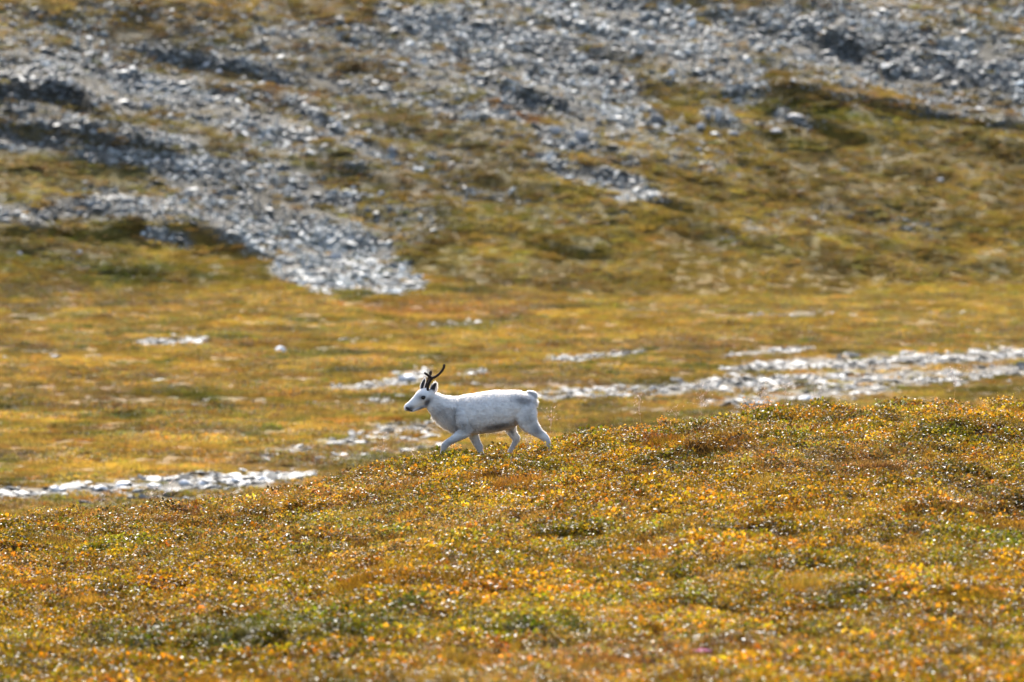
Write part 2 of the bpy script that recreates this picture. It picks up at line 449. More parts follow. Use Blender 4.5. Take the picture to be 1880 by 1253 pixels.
def ramp(nt, fac, stops):
    r = nt.nodes.new('ShaderNodeValToRGB')
    while len(r.color_ramp.elements) < len(stops): r.color_ramp.elements.new(0.5)
    for e, (p, c) in zip(r.color_ramp.elements, stops):
        e.position = p; e.color = (*c, 1) if len(c) == 3 else c
    nt.links.new(fac, r.inputs[0])
    return r.outputs[0]

def leaf_material(name, trans=0.5, rough=0.32, spec=0.5, gain=1.0):
    m, nt, out = new_mat(name)
    at = N(nt, 'ShaderNodeAttribute', attribute_name='tint', attribute_type='INSTANCER')
    lf = N(nt, 'ShaderNodeAttribute', attribute_name='leaf', attribute_type='GEOMETRY')
    c = mulrgb(nt, at.outputs['Color'], lf.outputs['Color'])
    p = N(nt, 'ShaderNodeBsdfPrincipled')
    p.inputs['Roughness'].default_value = rough
    p.inputs['Specular IOR Level'].default_value = spec
    nt.links.new(c, p.inputs['Base Color'])
    t = N(nt, 'ShaderNodeBsdfTranslucent')
    g = nt.nodes.new('ShaderNodeMix'); g.data_type = 'RGBA'; g.blend_type = 'MULTIPLY'; g.inputs[0].default_value = 1
    nt.links.new(c, g.inputs[6]); g.inputs[7].default_value = (1.25 * gain, 1.15 * gain, 0.8 * gain, 1)
    nt.links.new(g.outputs[2], t.inputs[0])
    mx = N(nt, 'ShaderNodeMixShader'); mx.inputs[0].default_value = trans
    nt.links.new(p.outputs[0], mx.inputs[1]); nt.links.new(t.outputs[0], mx.inputs[2])
    nt.links.new(mx.outputs[0], out.inputs[0])
    return m

M_LEAF = leaf_material('leaf', 0.52, 0.42, 0.20, 1.15)
M_GRASS = leaf_material('dry_grass', 0.5, 0.5, 0.25, 1.0)
M_FAR = leaf_material('meadow_leaf', 0.45, 0.6, 0.12, 1.0)

def stone_material(name, instanced=True):
    m, nt, out = new_mat(name)
    tc = N(nt, 'ShaderNodeTexCoord')
    n1 = N(nt, 'ShaderNodeTexNoise'); n1.inputs['Scale'].default_value = 2.2; n1.inputs['Detail'].default_value = 5
    nt.links.new(tc.outputs['Object'], n1.inputs['Vector'])
    base = ramp(nt, n1.outputs[0], [(0.30, (0.5, 0.5, 0.5)), (0.48, (1.0, 1.0, 1.0)), (0.60, (0.92, 0.93, 0.94)), (0.72, (0.42, 0.41, 0.38))])
    if instanced:
        at = N(nt, 'ShaderNodeAttribute', attribute_name='tint', attribute_type='INSTANCER')
    else:
        at = N(nt, 'ShaderNodeObjectInfo')
    c = mulrgb(nt, at.outputs['Color'], base)
    p = N(nt, 'ShaderNodeBsdfPrincipled'); p.inputs['Roughness'].default_value = 0.62
    p.inputs['Specular IOR Level'].default_value = 0.25
    n2 = N(nt, 'ShaderNodeTexNoise'); n2.inputs['Scale'].default_value = 14; n2.inputs['Detail'].default_value = 6
    nt.links.new(tc.outputs['Object'], n2.inputs['Vector'])
    b = N(nt, 'ShaderNodeBump'); b.inputs['Strength'].default_value = 0.5; b.inputs['Distance'].default_value = 0.03
    nt.links.new(n2.outputs[0], b.inputs['Height']); nt.links.new(b.outputs[0], p.inputs['Normal'])
    nt.links.new(c, p.inputs['Base Color']); nt.links.new(p.outputs[0], out.inputs[0])
    return m
M_STONE = stone_material('weathered_stone')
M_BOULDER = stone_material('boulder_stone', False)

# ------------------------------------------------------------------ ground sheet
def build_ground():
    ys = np.concatenate([[-60, -20, 20, 45, 60], np.arange(70, 78, 1.0), np.arange(78, 172, 0.16), np.arange(172, 236, 1.2),
                         np.arange(236, 446, 0.42), np.arange(446, 512, 0.20), np.arange(512, 560, 1.0),
                         np.linspace(560, 1500, 60)])
    inner = np.linspace(-1, 1, 230)
    side = np.array([1.1, 1.25, 1.5, 2, 3, 5, 9, 16])
    us = np.concatenate([-side[::-1], inner, side])
    hw = np.maximum(0.056 * ys, 4.0)
    hw = np.where(ys < 60, 4.0, hw)
    X = us[None, :] * hw[:, None]; Y = np.repeat(ys[:, None], len(us), 1)
    Z = height(X.ravel(), Y.ravel()).reshape(X.shape)
    px, py = to_px(X, np.maximum(Y, 1), Z)
    C = veg_color(px.ravel(), py.ravel(), X.ravel(), Y.ravel())
    dens, br = stone_map(px.ravel(), py.ravel(), X.ravel(), Y.ravel())
    w = np.clip(dens * 1.1, 0, 0.9)[:, None]
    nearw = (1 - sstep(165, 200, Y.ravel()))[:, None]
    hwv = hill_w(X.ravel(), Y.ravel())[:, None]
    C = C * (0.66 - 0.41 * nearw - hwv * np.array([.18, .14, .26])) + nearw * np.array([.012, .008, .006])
    C = C * (1 - w) + (np.array([0.095, 0.09, 0.08]) * br[:, None]) * w
    nr, nc = X.shape
    v = np.stack([X.ravel(), Y.ravel(), Z.ravel()], 1)
    i = np.arange(nr * nc).reshape(nr, nc)
    f = np.stack([i[:-1, :-1].ravel(), i[:-1, 1:].ravel(), i[1:, 1:].ravel(), i[1:, :-1].ravel()], 1)
    me = bpy.data.meshes.new('ground')
    me.vertices.add(len(v)); me.vertices.foreach_set('co', v.ravel().astype(np.float32))
    me.loops.add(f.size); me.loops.foreach_set('vertex_index', f.ravel().astype(np.int32))
    me.polygons.add(len(f)); me.polygons.foreach_set('loop_start', np.arange(0, f.size, 4).astype(np.int32))
    me.update(calc_edges=True)
    me.polygons.foreach_set('use_smooth', np.ones(len(f), bool))
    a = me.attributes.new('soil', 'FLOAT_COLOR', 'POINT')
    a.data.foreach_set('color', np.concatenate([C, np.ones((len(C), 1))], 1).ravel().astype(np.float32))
    m, nt, out = new_mat('tundra_soil')
    at = N(nt, 'ShaderNodeAttribute', attribute_name='soil')
    tc = N(nt, 'ShaderNodeTexCoord')
    n1 = N(nt, 'ShaderNodeTexNoise'); n1.inputs['Scale'].default_value = 2.6; n1.inputs['Detail'].default_value = 8
    n1.inputs['Roughness'].default_value = 0.7
    nt.links.new(tc.outputs['Object'], n1.inputs['Vector'])
    r = ramp(nt, n1.outputs[0], [(0.32, (0.50, 0.48, 0.42)), (0.5, (0.78, 0.78, 0.75)), (0.68, (1.05, 1.02, .95))])
    c = mulrgb(nt, at.outputs['Color'], r)
    p = N(nt, 'ShaderNodeBsdfPrincipled'); p.inputs['Roughness'].default_value = 0.9
    p.inputs['Specular IOR Level'].default_value = 0.15
    n2 = N(nt, 'ShaderNodeTexNoise'); n2.inputs['Scale'].default_value = 6; n2.inputs['Detail'].default_value = 8
    nt.links.new(tc.outputs['Object'], n2.inputs['Vector'])
    b = N(nt, 'ShaderNodeBump'); b.inputs['Strength'].default_value = 0.8; b.inputs['Distance'].default_value = 0.12
    nt.links.new(n2.outputs[0], b.inputs['Height']); nt.links.new(b.outputs[0], p.inputs['Normal'])
    nt.links.new(c, p.inputs['Base Color']); nt.links.new(p.outputs[0], out.inputs[0])
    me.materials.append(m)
    o = bpy.data.objects.new('ground', me); COL.objects.link(o)
    o['kind'] = 'structure'
    return o
build_ground()

# ------------------------------------------------------------------ prototypes for the uncountable growth and scree
def mesh_from(name, verts, faces, mats, leafcol=None, smooth=False, matidx=None):
    me = bpy.data.meshes.new(name)
    me.from_pydata([tuple(v) for v in verts], [], faces)
    for m in mats: me.materials.append(m)
    if matidx is not None: me.polygons.foreach_set('material_index', matidx)
    if smooth: me.polygons.foreach_set('use_smooth', [True] * len(me.polygons))
    if leafcol is not None:
        a = me.attributes.new('leaf', 'FLOAT_COLOR', 'FACE')
        a.data.foreach_set('color', np.array([(*c, 1) for c in leafcol], np.float32).ravel())
    me.update()
    return me

def add_leaf(V, F, p, n, l, w, roll):
    """small folded oval leaf at p, lying across n"""
    n = Vector(n).normalized()
    t = n.orthogonal().normalized(); t.rotate(Matrix.Rotation(roll, 3, n))
    s = n.cross(t)
    i = len(V)
    V += [p - t * l * 0.5, p + s * w * 0.5 + n * w * 0.12, p + t * l * 0.5, p - s * w * 0.5 + n * w * 0.12]
    F.append((i, i + 1, i + 2, i + 3))

def add_blade(V, F, p, d, l, w, bend=0.3):
    d = Vector(d).normalized()
    s = d.cross(Vector((random.uniform(-1, 1), random.uniform(-1, 1), 0.1))).normalized()
    b = Vector((d.x, d.y, 0)) * bend * l + Vector((0, 0, -bend * l * 0.25))
    i = len(V)
    m = p + d * l * 0.55 + b * 0.3
    V += [p - s * w * .5, p + s * w * .5, m + s * w * .45, m - s * w * .45, p + d * l + b]
    F.append((i, i + 1, i + 2, i + 3)); F.append((i + 3, i + 2, i + 4))

def shrub_proto(seed, R=0.15, h=0.14, n=110, lsize=0.024, mat=M_LEAF):
    random.seed(seed)
    V, F, C = [], [], []
    for k in range(9):       # twigs
        a = random.uniform(0, 6.28); r = R * random.uniform(.3, 1)
        p0 = Vector((math.cos(a) * r * .3, math.sin(a) * r * .3, -0.03))
        d = Vector((math.cos(a) * r, math.sin(a) * r, h * random.uniform(.8, 1.3)))
        nf = len(F); add_blade(V, F, p0, d, d.length * 1.1, 0.005, 0.05)
        C += [(0.45, 0.32, 0.30)] * (len(F) - nf)
    for k in range(n):
        a = random.uniform(0, 6.283); r = R * math.sqrt(random.random())
        dome = math.sqrt(max(0, 1 - (r / R) ** 2 * 0.8))
        z = h * dome * (1 - 0.75 * random.random() ** 1.8) + random.uniform(-.01, .02)
        p = Vector((math.cos(a) * r, math.sin(a) * r, z))
        nn = Vector((random.gauss(0, .55), random.gauss(0, .55), random.uniform(.15, 1.2)))
        s = lsize * random.uniform(.6, 1.35)
        add_leaf(V, F, p, nn, s * 1.25, s, random.uniform(0, 6.28))
        q = random.random(); g = random.uniform(.45, 1.5)
        if q < .12: c = (1.18 * g, .84 * g, .6 * g)        # redder
        elif q < .42: c = (.62 * g, .85 * g, .7 * g)       # greener
        elif q < .55: c = (1.25 * g, 1.2 * g, .9 * g)
        else: c = (g, g, g)
        C.append(c)
    return mesh_from('shrub_clump', V, F, [mat], C)

def heath_proto(seed, R=0.15, h=0.12, n=220):
    random.seed(seed)
    V, F, C = [], [], []
    for k in range(n):
        a = random.uniform(0, 6.283); r = R * math.sqrt(random.random())
        p = Vector((math.cos(a) * r, math.sin(a) * r, h * random.uniform(-.2, .55)))
        d = Vector((random.gauss(0, .45), random.gauss(0, .45), 1))
        nf = len(F); add_blade(V, F, p, d, random.uniform(.03, .07), 0.006, 0.1)
        g = random.uniform(.5, 1.4); C += [(g, g * .92, g * .9)] * (len(F) - nf)
    return mesh_from('heath_clump', V, F, [M_LEAF], C)

def grass_proto(seed, R=0.10, h=0.22, n=90, w=0.006, mat=M_GRASS):
    random.seed(seed)
    V, F, C = [], [], []
    for k in range(n):
        a = random.uniform(0, 6.283); r = R * math.sqrt(random.random())
        p = Vector((math.cos(a) * r, math.sin(a) * r, -.02))
        d = Vector((random.gauss(0, .30), random.gauss(0, .30), 1))
        nf = len(F); add_blade(V, F, p, d, h * random.uniform(.5, 1.15), w, random.uniform(.1, .5))
        g = random.uniform(.65, 1.4); C += [(g, g, g * random.uniform(.7, 1.1))] * (len(F) - nf)
    return mesh_from('grass_tuft', V, F, [mat], C)

def stone_proto(seed, n=16, flat=0.6):
    random.seed(seed)
    bm = bmesh.new()
    for k in range(n):
        v = Vector((random.gauss(0, 1), random.gauss(0, 1), random.gauss(0, 1))).normalized()
        v *= random.uniform(.75, 1.0)
        bm.verts.new((v.x * .55, v.y * .45 * random.uniform(.9, 1.1), v.z * .5 * flat + .1))
    r = bmesh.ops.convex_hull(bm, input=bm.verts)
    bmesh.ops.delete(bm, geom=[g for g in r['geom_interior'] if isinstance(g, bmesh.types.BMVert)], context='VERTS')
    bmesh.ops.bevel(bm, geom=list(bm.edges), offset=0.03, segments=1, affect='EDGES')
    me = bpy.data.meshes.new('stone'); bm.to_mesh(me); bm.free()
    me.materials.append(M_STONE)
    return me

def proto_collection(name, meshes):
    c = bpy.data.collections.new(name)
    for i, me in enumerate(meshes):
        o = bpy.data.objects.new(f'{name}_{i:02d}', me)     # sorted by name = pick order
        c.objects.link(o)
    return c

C_SHRUB = proto_collection('shrub_kinds', [shrub_proto(s) for s in range(5)] + [heath_proto(s) for s in (20, 21)] + [grass_proto(s, n=60, h=.17) for s in (30, 31)])
C_MEADOW = proto_collection('meadow_kinds', [grass_proto(s, R=.28, h=.12, n=110, w=.018, mat=M_FAR) for s in range(3)] + [shrub_proto(s, R=.28, h=.10, n=130, lsize=.045, mat=M_FAR) for s in (50, 51, 52)])
C_STONE = proto_collection('stone_kinds', [stone_proto(s, 14 + s % 5, .45 + .06 * (s % 5)) for s in range(9)])

def scatter(name, coll, pos, rot, scl, idx, tint, label, cat):
    n = len(pos)
    me = bpy.data.meshes.new(name)
    me.vertices.add(n); me.vertices.foreach_set('co', np.asarray(pos, np.float32).ravel())
    for an, ty, key, arr in (('rot', 'FLOAT_VECTOR', 'vector', rot), ('scl', 'FLOAT_VECTOR', 'vector', scl),
                             ('idx', 'INT', 'value', idx)):
        a = me.attributes.new(an, ty, 'POINT')
        a.data.foreach_set(key, np.asarray(arr, np.int32 if ty == 'INT' else np.float32).ravel())
    a = me.attributes.new('tint', 'FLOAT_COLOR', 'POINT')
    a.data.foreach_set('color', np.concatenate([tint, np.ones((n, 1))], 1).astype(np.float32).ravel())
    me.update()
    o = bpy.data.objects.new(name, me); COL.objects.link(o)
    o['kind'] = 'stuff'; o['label'] = label; o['category'] = cat
    ng = bpy.data.node_groups.new(name + '_nodes', 'GeometryNodeTree')
    ng.interface.new_socket('Geometry', in_out='INPUT', socket_type='NodeSocketGeometry')
    ng.interface.new_socket('Geometry', in_out='OUTPUT', socket_type='NodeSocketGeometry')
    gi = ng.nodes.new('NodeGroupInput'); go = ng.nodes.new('NodeGroupOutput')
    m2p = ng.nodes.new('GeometryNodeMeshToPoints')
    ip = ng.nodes.new('GeometryNodeInstanceOnPoints'); ip.inputs['Pick Instance'].default_value = True
    ci = ng.nodes.new('GeometryNodeCollectionInfo'); ci.inputs['Collection'].default_value = coll
    ci.inputs['Separate Children'].default_value = True
    def na(nm, ty):
        x = ng.nodes.new('GeometryNodeInputNamedAttribute'); x.data_type = ty; x.inputs['Name'].default_value = nm
        return x.outputs['Attribute']
    L = ng.links.new
    e2r = ng.nodes.new('FunctionNodeEulerToRotation')
    L(na('rot', 'FLOAT_VECTOR'), e2r.inputs[0])
    L(gi.outputs[0], m2p.inputs['Mesh']); L(m2p.outputs[0], ip.inputs['Points'])
    L(ci.outputs[0], ip.inputs['Instance']); L(na('idx', 'INT'), ip.inputs['Instance Index'])
    L(e2r.outputs[0], ip.inputs['Rotation']); L(na('scl', 'FLOAT_VECTOR'), ip.inputs['Scale'])
    L(ip.outputs[0], go.inputs[0])
    md = o.modifiers.new('scatter', 'NODES'); md.node_group = ng
    return o

def rand_wedge(n, y0, y1, half=0.053):
    y = np.sqrt(rng.uniform(y0 * y0, y1 * y1, n)); x = rng.uniform(-1, 1, n) * half * y
    return x, y

# --- near ridge: dwarf birch, bilberry, heath and grass carpet
def near_growth():
    x, y = rand_wedge(147000, 80, 160)
    z = height(x, y); px, py = to_px(x, y, z)
    keep = (y < np.interp(x, _rx, _rd) + 12)
    x, y, z, px, py = [a[keep] for a in (x, y, z, px, py)]
    gap = fbm(x / .55, y / .9, 74, 2)
    steep = (height(x, y + .1) - height(x, y - .1)) / .2
    keep = ((gap > -.5) | (rng.random(len(x)) < .2) | (steep > .15)) & (rng.random(len(x)) < np.clip(.34 * (1 + np.maximum(steep, 0) * 5), 0, 1))
    x, y, z, px, py, gap = [a[keep] for a in (x, y, z, px, py, gap)]
    n = len(x)
    c = veg_color(px, py, x, y)
    kind = fbm(x / 1.3, y / 2.0, 71, 3) + rng.normal(0, .25, n)
    heathy = np.zeros(n)
    for pts, r, col, w in FTINTS:
        if col[2] > 0.045: heathy = np.maximum(heathy, seg_w(px, py, pts, r) * w)
    idx = rng.integers(0, 5, n)
    h = (kind < -0.55) | (rng.random(n) < heathy * .75)
    idx = np.where(h, rng.integers(5, 7, n), idx)
    g = (kind > 0.75) | (rng.random(n) < .10)
    idx = np.where(g, rng.integers(7, 9, n), idx)
    tint_patch = np.exp(.32 * fbm(x / 1.4, y / 3.5, 73, 3))[:, None]
    size = 0.95 + 0.25 * gap + 0.35 * fbm(x / .9, y / 1.2, 72, 2) + rng.normal(0, .12, n)
    size = np.clip(size, .5, 1.6)
    sc = np.stack([size, size, size * rng.uniform(.7, 1.15, n)], 1)
    tint = c * tint_patch * rng.uniform(.42, 1.45, (n, 1)) * (1 + rng.normal(0, .10, (n, 3)))
    tint = np.where((idx >= 7)[:, None], tint * .5 + STRAW * .5, tint)
    tint = np.clip(tint * np.array([.60, .555, .29]), 0.005, .9)
    rot = np.stack([rng.normal(0, .12, n), rng.normal(0, .12, n), rng.uniform(0, 6.28, n)], 1)
    scatter('ground_cover', C_SHRUB, np.stack([x, y, z], 1), rot, sc, idx, tint,
            'carpet of low orange and green dwarf birch, heath and bilberry on the near ridge', 'ground cover')
near_growth()

# --- valley floor and hill growth
def far_growth():
    x, y = rand_wedge(52000, 215, 452)
    x2, y2 = rand_wedge(48000, 444, 512)
    x = np.concatenate([x, x2]); y = np.concatenate([y, y2])
    z = height(x, y); px, py = to_px(x, y, z)
    dens, _ = stone_map(px, py, x, y)
    keep = rng.random(len(x)) > np.clip(dens * 1.25, 0, .95)
    x, y, z, px, py = [a[keep] for a in (x, y, z, px, py)]
    n = len(x)
    c = veg_color(px, py, x, y)
    grassy = fbm(x / 4, y / 5, 81, 3) + rng.normal(0, .3, n) > -.1
    idx = np.where(grassy, rng.integers(0, 3, n), rng.integers(3, 6, n))
    size = np.clip(0.9 + .3 * fbm(x / 1.5, y / 2, 82, 2) + rng.normal(0, .15, n), .45, 1.7)
    sc = np.stack([size, size, size * rng.uniform(.6, 1.1, n)], 1)
    c = c * .82 + c.mean(1)[:, None] * .18
    c = c * np.exp(.34 * fbm(x / 1.6, y / 7.0, 83, 3) - .35 * sstep(.35, .8, fbm(x / 2.6, y / 9.0, 84, 3)))[:, None]
    hv = hill_w(x, y)[:, None]
    c = c * (1 + hv * np.array([.08, .06, .14]))
    tint = np.clip(c * np.array([.67, .73, .62]) * rng.uniform(.75, 1.3, (n, 1)) * (1 + rng.normal(0, .08, (n, 3))), .005, .9)
    rot = np.stack([rng.normal(0, .1, n), rng.normal(0, .1, n), rng.uniform(0, 6.28, n)], 1)
    scatter('meadow_grass', C_MEADOW, np.stack([x, y, z], 1), rot, sc, idx, tint,
            'golden and olive autumn grass and low shrubs covering valley floor and hillside', 'grass')
far_growth()

# --- scree and gravel
def stones():
    x, y = rand_wedge(620000, 444, 512)
    z = height(x, y); slope = (height(x, y + .15) - height(x, y - .15)) / .30
    px, py = to_px(x, y, z)
    d, b = stone_map(px, py, x, y)
    nz = fbm(x / 1.6, y / 1.2, 88, 3)
    upper = ((1 - sstep(180, 330, py)) * .55 + (1 - sstep(300, 480, py)) * .16) * (0.55 + nz.clip(-.5, 1))
    steep = np.clip(slope / .30, .45, 4)
    keep = rng.random(len(x)) < (np.clip(d * (1.15 + 1.2 * nz), 0, 1.6) + upper + 0.012) * steep / 4
    x, y, z, b, d, st, py = [a[keep] for a in (x, y, z, b, d, steep, py)]
    n = len(x)
    s = (0.10 + .035 * np.clip(d * 2, 0, 1)) * np.exp(rng.normal(0, .55, n)) * (0.62 + .5 * np.clip(d, 0, 1.3)); s = np.clip(s, .05, .6)
    sc = np.stack([s * rng.uniform(.8, 1.4, n), s * rng.uniform(.7, 1.1, n), s * rng.uniform(.6, 1.1, n)], 1)
    g = np.clip(0.215 * b * np.exp(rng.normal(0, .40, n) + .42 * fbm(x / 2.2, y / 2.0, 95, 3)), .02, .85)
    tint = np.stack([g * .96, g * 1.0, g * .95], 1)
    rot = np.stack([rng.normal(0, .35, n), rng.normal(0, .35, n), rng.uniform(0, 6.28, n)], 1)
    print('scree', n)
    scatter('scree', C_STONE, np.stack([x, y, z], 1), rot, sc, rng.integers(0, 9, n), tint,
            'blue grey scree of broken stones lying in bands down the hillside', 'scree')
    x, y = rand_wedge(420000, 225, 452)
    z = height(x, y); px, py = to_px(x, y, z)
    d, b = stone_map(px, py, x, y)
    keep = rng.random(len(x)) < np.clip(d ** 1.5 * .45, 0, 1) * np.clip(.72 + 1.2 * fbm(x / 1.3, y / 3.5, 93, 3), .04, 1.4)
    x, y, z, b, d, py = [a[keep] for a in (x, y, z, b, d, py)]
    n = len(x)
    s = 0.125 * np.exp(rng.normal(0, .5, n)); s = np.clip(s, .05, .45) * (1 + .25 * sstep(860, 900, py))
    sc = np.stack([s * rng.uniform(1, 1.7, n), s * rng.uniform(.8, 1.3, n), s * rng.uniform(.45, .8, n)], 1)
    g = np.clip(0.135 * b * np.exp(rng.normal(0, .35, n)), .05, .6)
    tint = np.stack([g * .99, g * .99, g * .93], 1)
    rot = np.stack([rng.normal(0, .2, n), rng.normal(0, .2, n), rng.uniform(0, 6.28, n)], 1)
    print('gravel', n)
    scatter('gravel', C_STONE, np.stack([x, y, z + .02], 1), rot, sc, rng.integers(0, 9, n), tint,
            'pale stones strewn in long dry bands across the valley floor', 'gravel')
stones()

# ------------------------------------------------------------------ single boulders
def boulder_mesh(seed, w, h, dpt):
    random.seed(seed)
    bm = bmesh.new()
    for k in range(34):
        v = Vector((random.gauss(0, 1), random.gauss(0, 1), random.gauss(0, 1))).normalized()
        r = random.uniform(.8, 1.0)
        bm.verts.new((v.x * w * .5 * r, v.y * dpt * .5 * r, v.z * h * .72 * r))
    r = bmesh.ops.convex_hull(bm, input=bm.verts)
    bmesh.ops.delete(bm, geom=[g for g in r['geom_interior'] if isinstance(g, bmesh.types.BMVert)], context='VERTS')
    bmesh.ops.triangulate(bm, faces=bm.faces)
    bmesh.ops.subdivide_edges(bm, edges=bm.edges, cuts=2, use_grid_fill=True)
    for i in range(2): bmesh.ops.smooth_vert(bm, verts=bm.verts, factor=.5, use_axis_x=True, use_axis_y=True, use_axis_z=True)
    off = Vector((seed * 3.1, seed * 1.7, 0))
    for v in bm.verts:
        nn = mnoise.noise(v.co / max(w, .01) * 5 + off) * .07 + mnoise.noise(v.co / max(w, .01) * 13 + off) * .03
        v.co += v.co.normalized() * nn * w
        v.co.z += h * .30
    me = bpy.data.meshes.new('boulder'); bm.to_mesh(me); bm.free()
    me.materials.append(M_BOULDER)
    return me

# (px, py of base, width px, height px, grey, label or None)
HB = 'boulders on the hillside'
VB = 'boulders on the valley floor'
SB = 'pale boulders in the stone band below the meadow'
BOULDERS = [
    (513, 650, 30, 15, .62, 'rounded pale boulder alone in the orange meadow left of the reindeer', VB),
    (487, 849, 20, 8, .62, 'small white stone alone in the golden grass above the left stone band', VB),
    (9, 664, 20, 10, .5, 'pale stone in the meadow at the left edge of the photo', VB),
    (226, 899, 56, 16, .66, 'broad white hump of rock, widest in the left stone band', SB),
    (185, 903, 34, 11, .6, 'low pale rock touching the left side of the widest white hump', SB),
    (105, 905, 40, 10, .62, 'flat pale rock second from left in the left stone band', SB),
    (40, 911, 44, 9, .58, 'flat pale rock at the left end of the stone band', SB),
    (282, 899, 34, 9, .58, 'low grey white rock just right of the widest white hump', SB),
    (338, 892, 26, 12, .62, 'upright pale rock midway along the left stone band', SB),
    (376, 894, 34, 13, .66, 'bright white block right of the middle of the left stone band', SB),
    (432, 890, 42, 12, .62, 'long white slab near the right end of the left stone band', SB),
    (480, 885, 38, 12, .60, 'pale slab between the long white slab and the ridge shrubs', SB),
    (540, 878, 40, 10, .60, 'last pale slab where the left stone band meets the ridge', SB),
    (748, 702, 44, 15, .55, 'pale flat rock just left of the antler in the valley', VB),
    (865, 692, 26, 8, .6, 'small pale rock above the back of the reindeer', VB),
    (1480, 738, 40, 12, .6, 'white rock resting above the orange ridge shrubs right of centre', VB),
    (1395, 747, 40, 9, .55, 'low pale rock left of the white rock above the ridge shrubs', VB),
    (1233, 140, 22, 16, .95, 'bright white round stone high on the grey hillside', HB),
    (1318, 222, 20, 24, .55, 'upright pale boulder of a close pair on the hillside', HB),
    (1300, 220, 20, 18, .45, 'smaller grey boulder of the close pair on the hillside', HB),
    (1287, 242, 26, 12, .62, 'white flat boulder below the close pair on the hillside', HB),
    (1345, 250, 36, 12, .5, 'flat grey boulder right below the close pair on the hillside', HB),
    (1240, 240, 22, 12, .62, 'white boulder left of the flat boulder under the pair', HB),
    (1205, 226, 44, 22, .30, 'large dark grey boulder left of the white hillside boulders', HB),
    (1460, 222, 44, 16, .50, 'pale boulder standing over green moss at the right of the hillside', HB),
    (1425, 250, 36, 10, .55, 'low pale slab on the grass below the mossy boulder', HB),
    (1283, 278, 16, 12, .6, 'small white stone alone below the hillside boulder row', HB),
    (1725, 334, 18, 11, .75, 'bright white stone alone on the brown slope at right', HB),
    (1068, 258, 40, 22, .55, 'big pale block at the right end of the small upper scree patch', HB),
    (1020, 250, 30, 18, .5, 'pale block at the middle of the small upper scree patch', HB),
    (1195, 88, 30, 9, .75, 'flat white slab near the top of the hill', HB),
    (402, 137, 20, 9, .9, 'bright white stone right one of two below the dark ledge', HB),
    (380, 126, 22, 9, .85, 'bright white stone left one of two below the dark ledge', HB),
    (622, 236, 18, 16, .65, 'pale stone at the head of the narrow dark stone run', HB),
    (614, 208, 14, 10, .8, 'small bright stone above the narrow dark stone run', HB),
    (658, 270, 26, 16, .42, 'blue grey block in the middle of the narrow stone run', HB),
    (720, 282, 26, 16, .35, 'dark grey block at the foot of the narrow stone run', HB),
    (616, 478, 34, 20, .60, 'largest rounded pale boulder in the lower scree fan', HB),
    (270, 204, 22, 18, .40, 'blue grey round boulder at the edge of the brown hollow', HB),
    (1270, 30, 24, 8, .7, 'pale slab at the very top edge of the hill', HB),
    (530, 32, 12, 8, .8, 'pale stone left of two in the ochre grass at hilltop', HB),
    (466, 30, 12, 8, .75, 'pale stone leftmost in the ochre grass at hilltop', HB),
    (130, 46, 14, 8, .8, 'small white stone in the pale grass at upper left', HB),
    (36, 470, 16, 10, .5, 'grey stone in the dark green shrubs at left hill foot', HB),
    (146, 468, 14, 12, .6, 'pale stone standing in the dark green shrubs at left', HB),
    (700, 360, 18, 12, .5, 'grey stone on the olive grass between the scree runs', HB),
]
for i, (bx_, by_, bw_, bh_, g_, lab, grp) in enumerate(BOULDERS):
    p = on_ground(bx_, by_, 205 if by_ > 545 else 430)
    k = p.y * K * (.8 if grp == HB else 1.0)
    me = boulder_mesh(i + 1, bw_ * k, bh_ * k, bw_ * k * .75)
    o = bpy.data.objects.new('boulder', me); COL.objects.link(o)
    o.location = p; g_ *= .72 if grp == HB else 1.05; o.color = (g_, g_ * .99, g_ * .98, 1)
    o['label'] = lab; o['category'] = 'boulder'; o['group'] = grp

# ------------------------------------------------------------------ reindeer
DY = 147.0
def simple_mat(name, color, rough=.7, spec=.3, noise=0, scale=30):
    m, nt, out = new_mat(name)
    p = N(nt, 'ShaderNodeBsdfPrincipled'); p.inputs['Base Color'].default_value = (*color, 1)
    p.inputs['Roughness'].default_value = rough; p.inputs['Specular IOR Level'].default_value = spec
    if noise:
        tc = N(nt, 'ShaderNodeTexCoord')
        n = N(nt, 'ShaderNodeTexNoise'); n.inputs['Scale'].default_value = scale
        nt.links.new(tc.outputs['Object'], n.inputs['Vector'])
        a = tuple(c * (1 - noise) for c in color); b = tuple(min(1, c * (1 + noise)) for c in color)
        nt.links.new(ramp(nt, n.outputs[0], [(.3, a), (.7, b)]), p.inputs['Base Color'])
    nt.links.new(p.outputs[0], out.inputs[0])
    return m

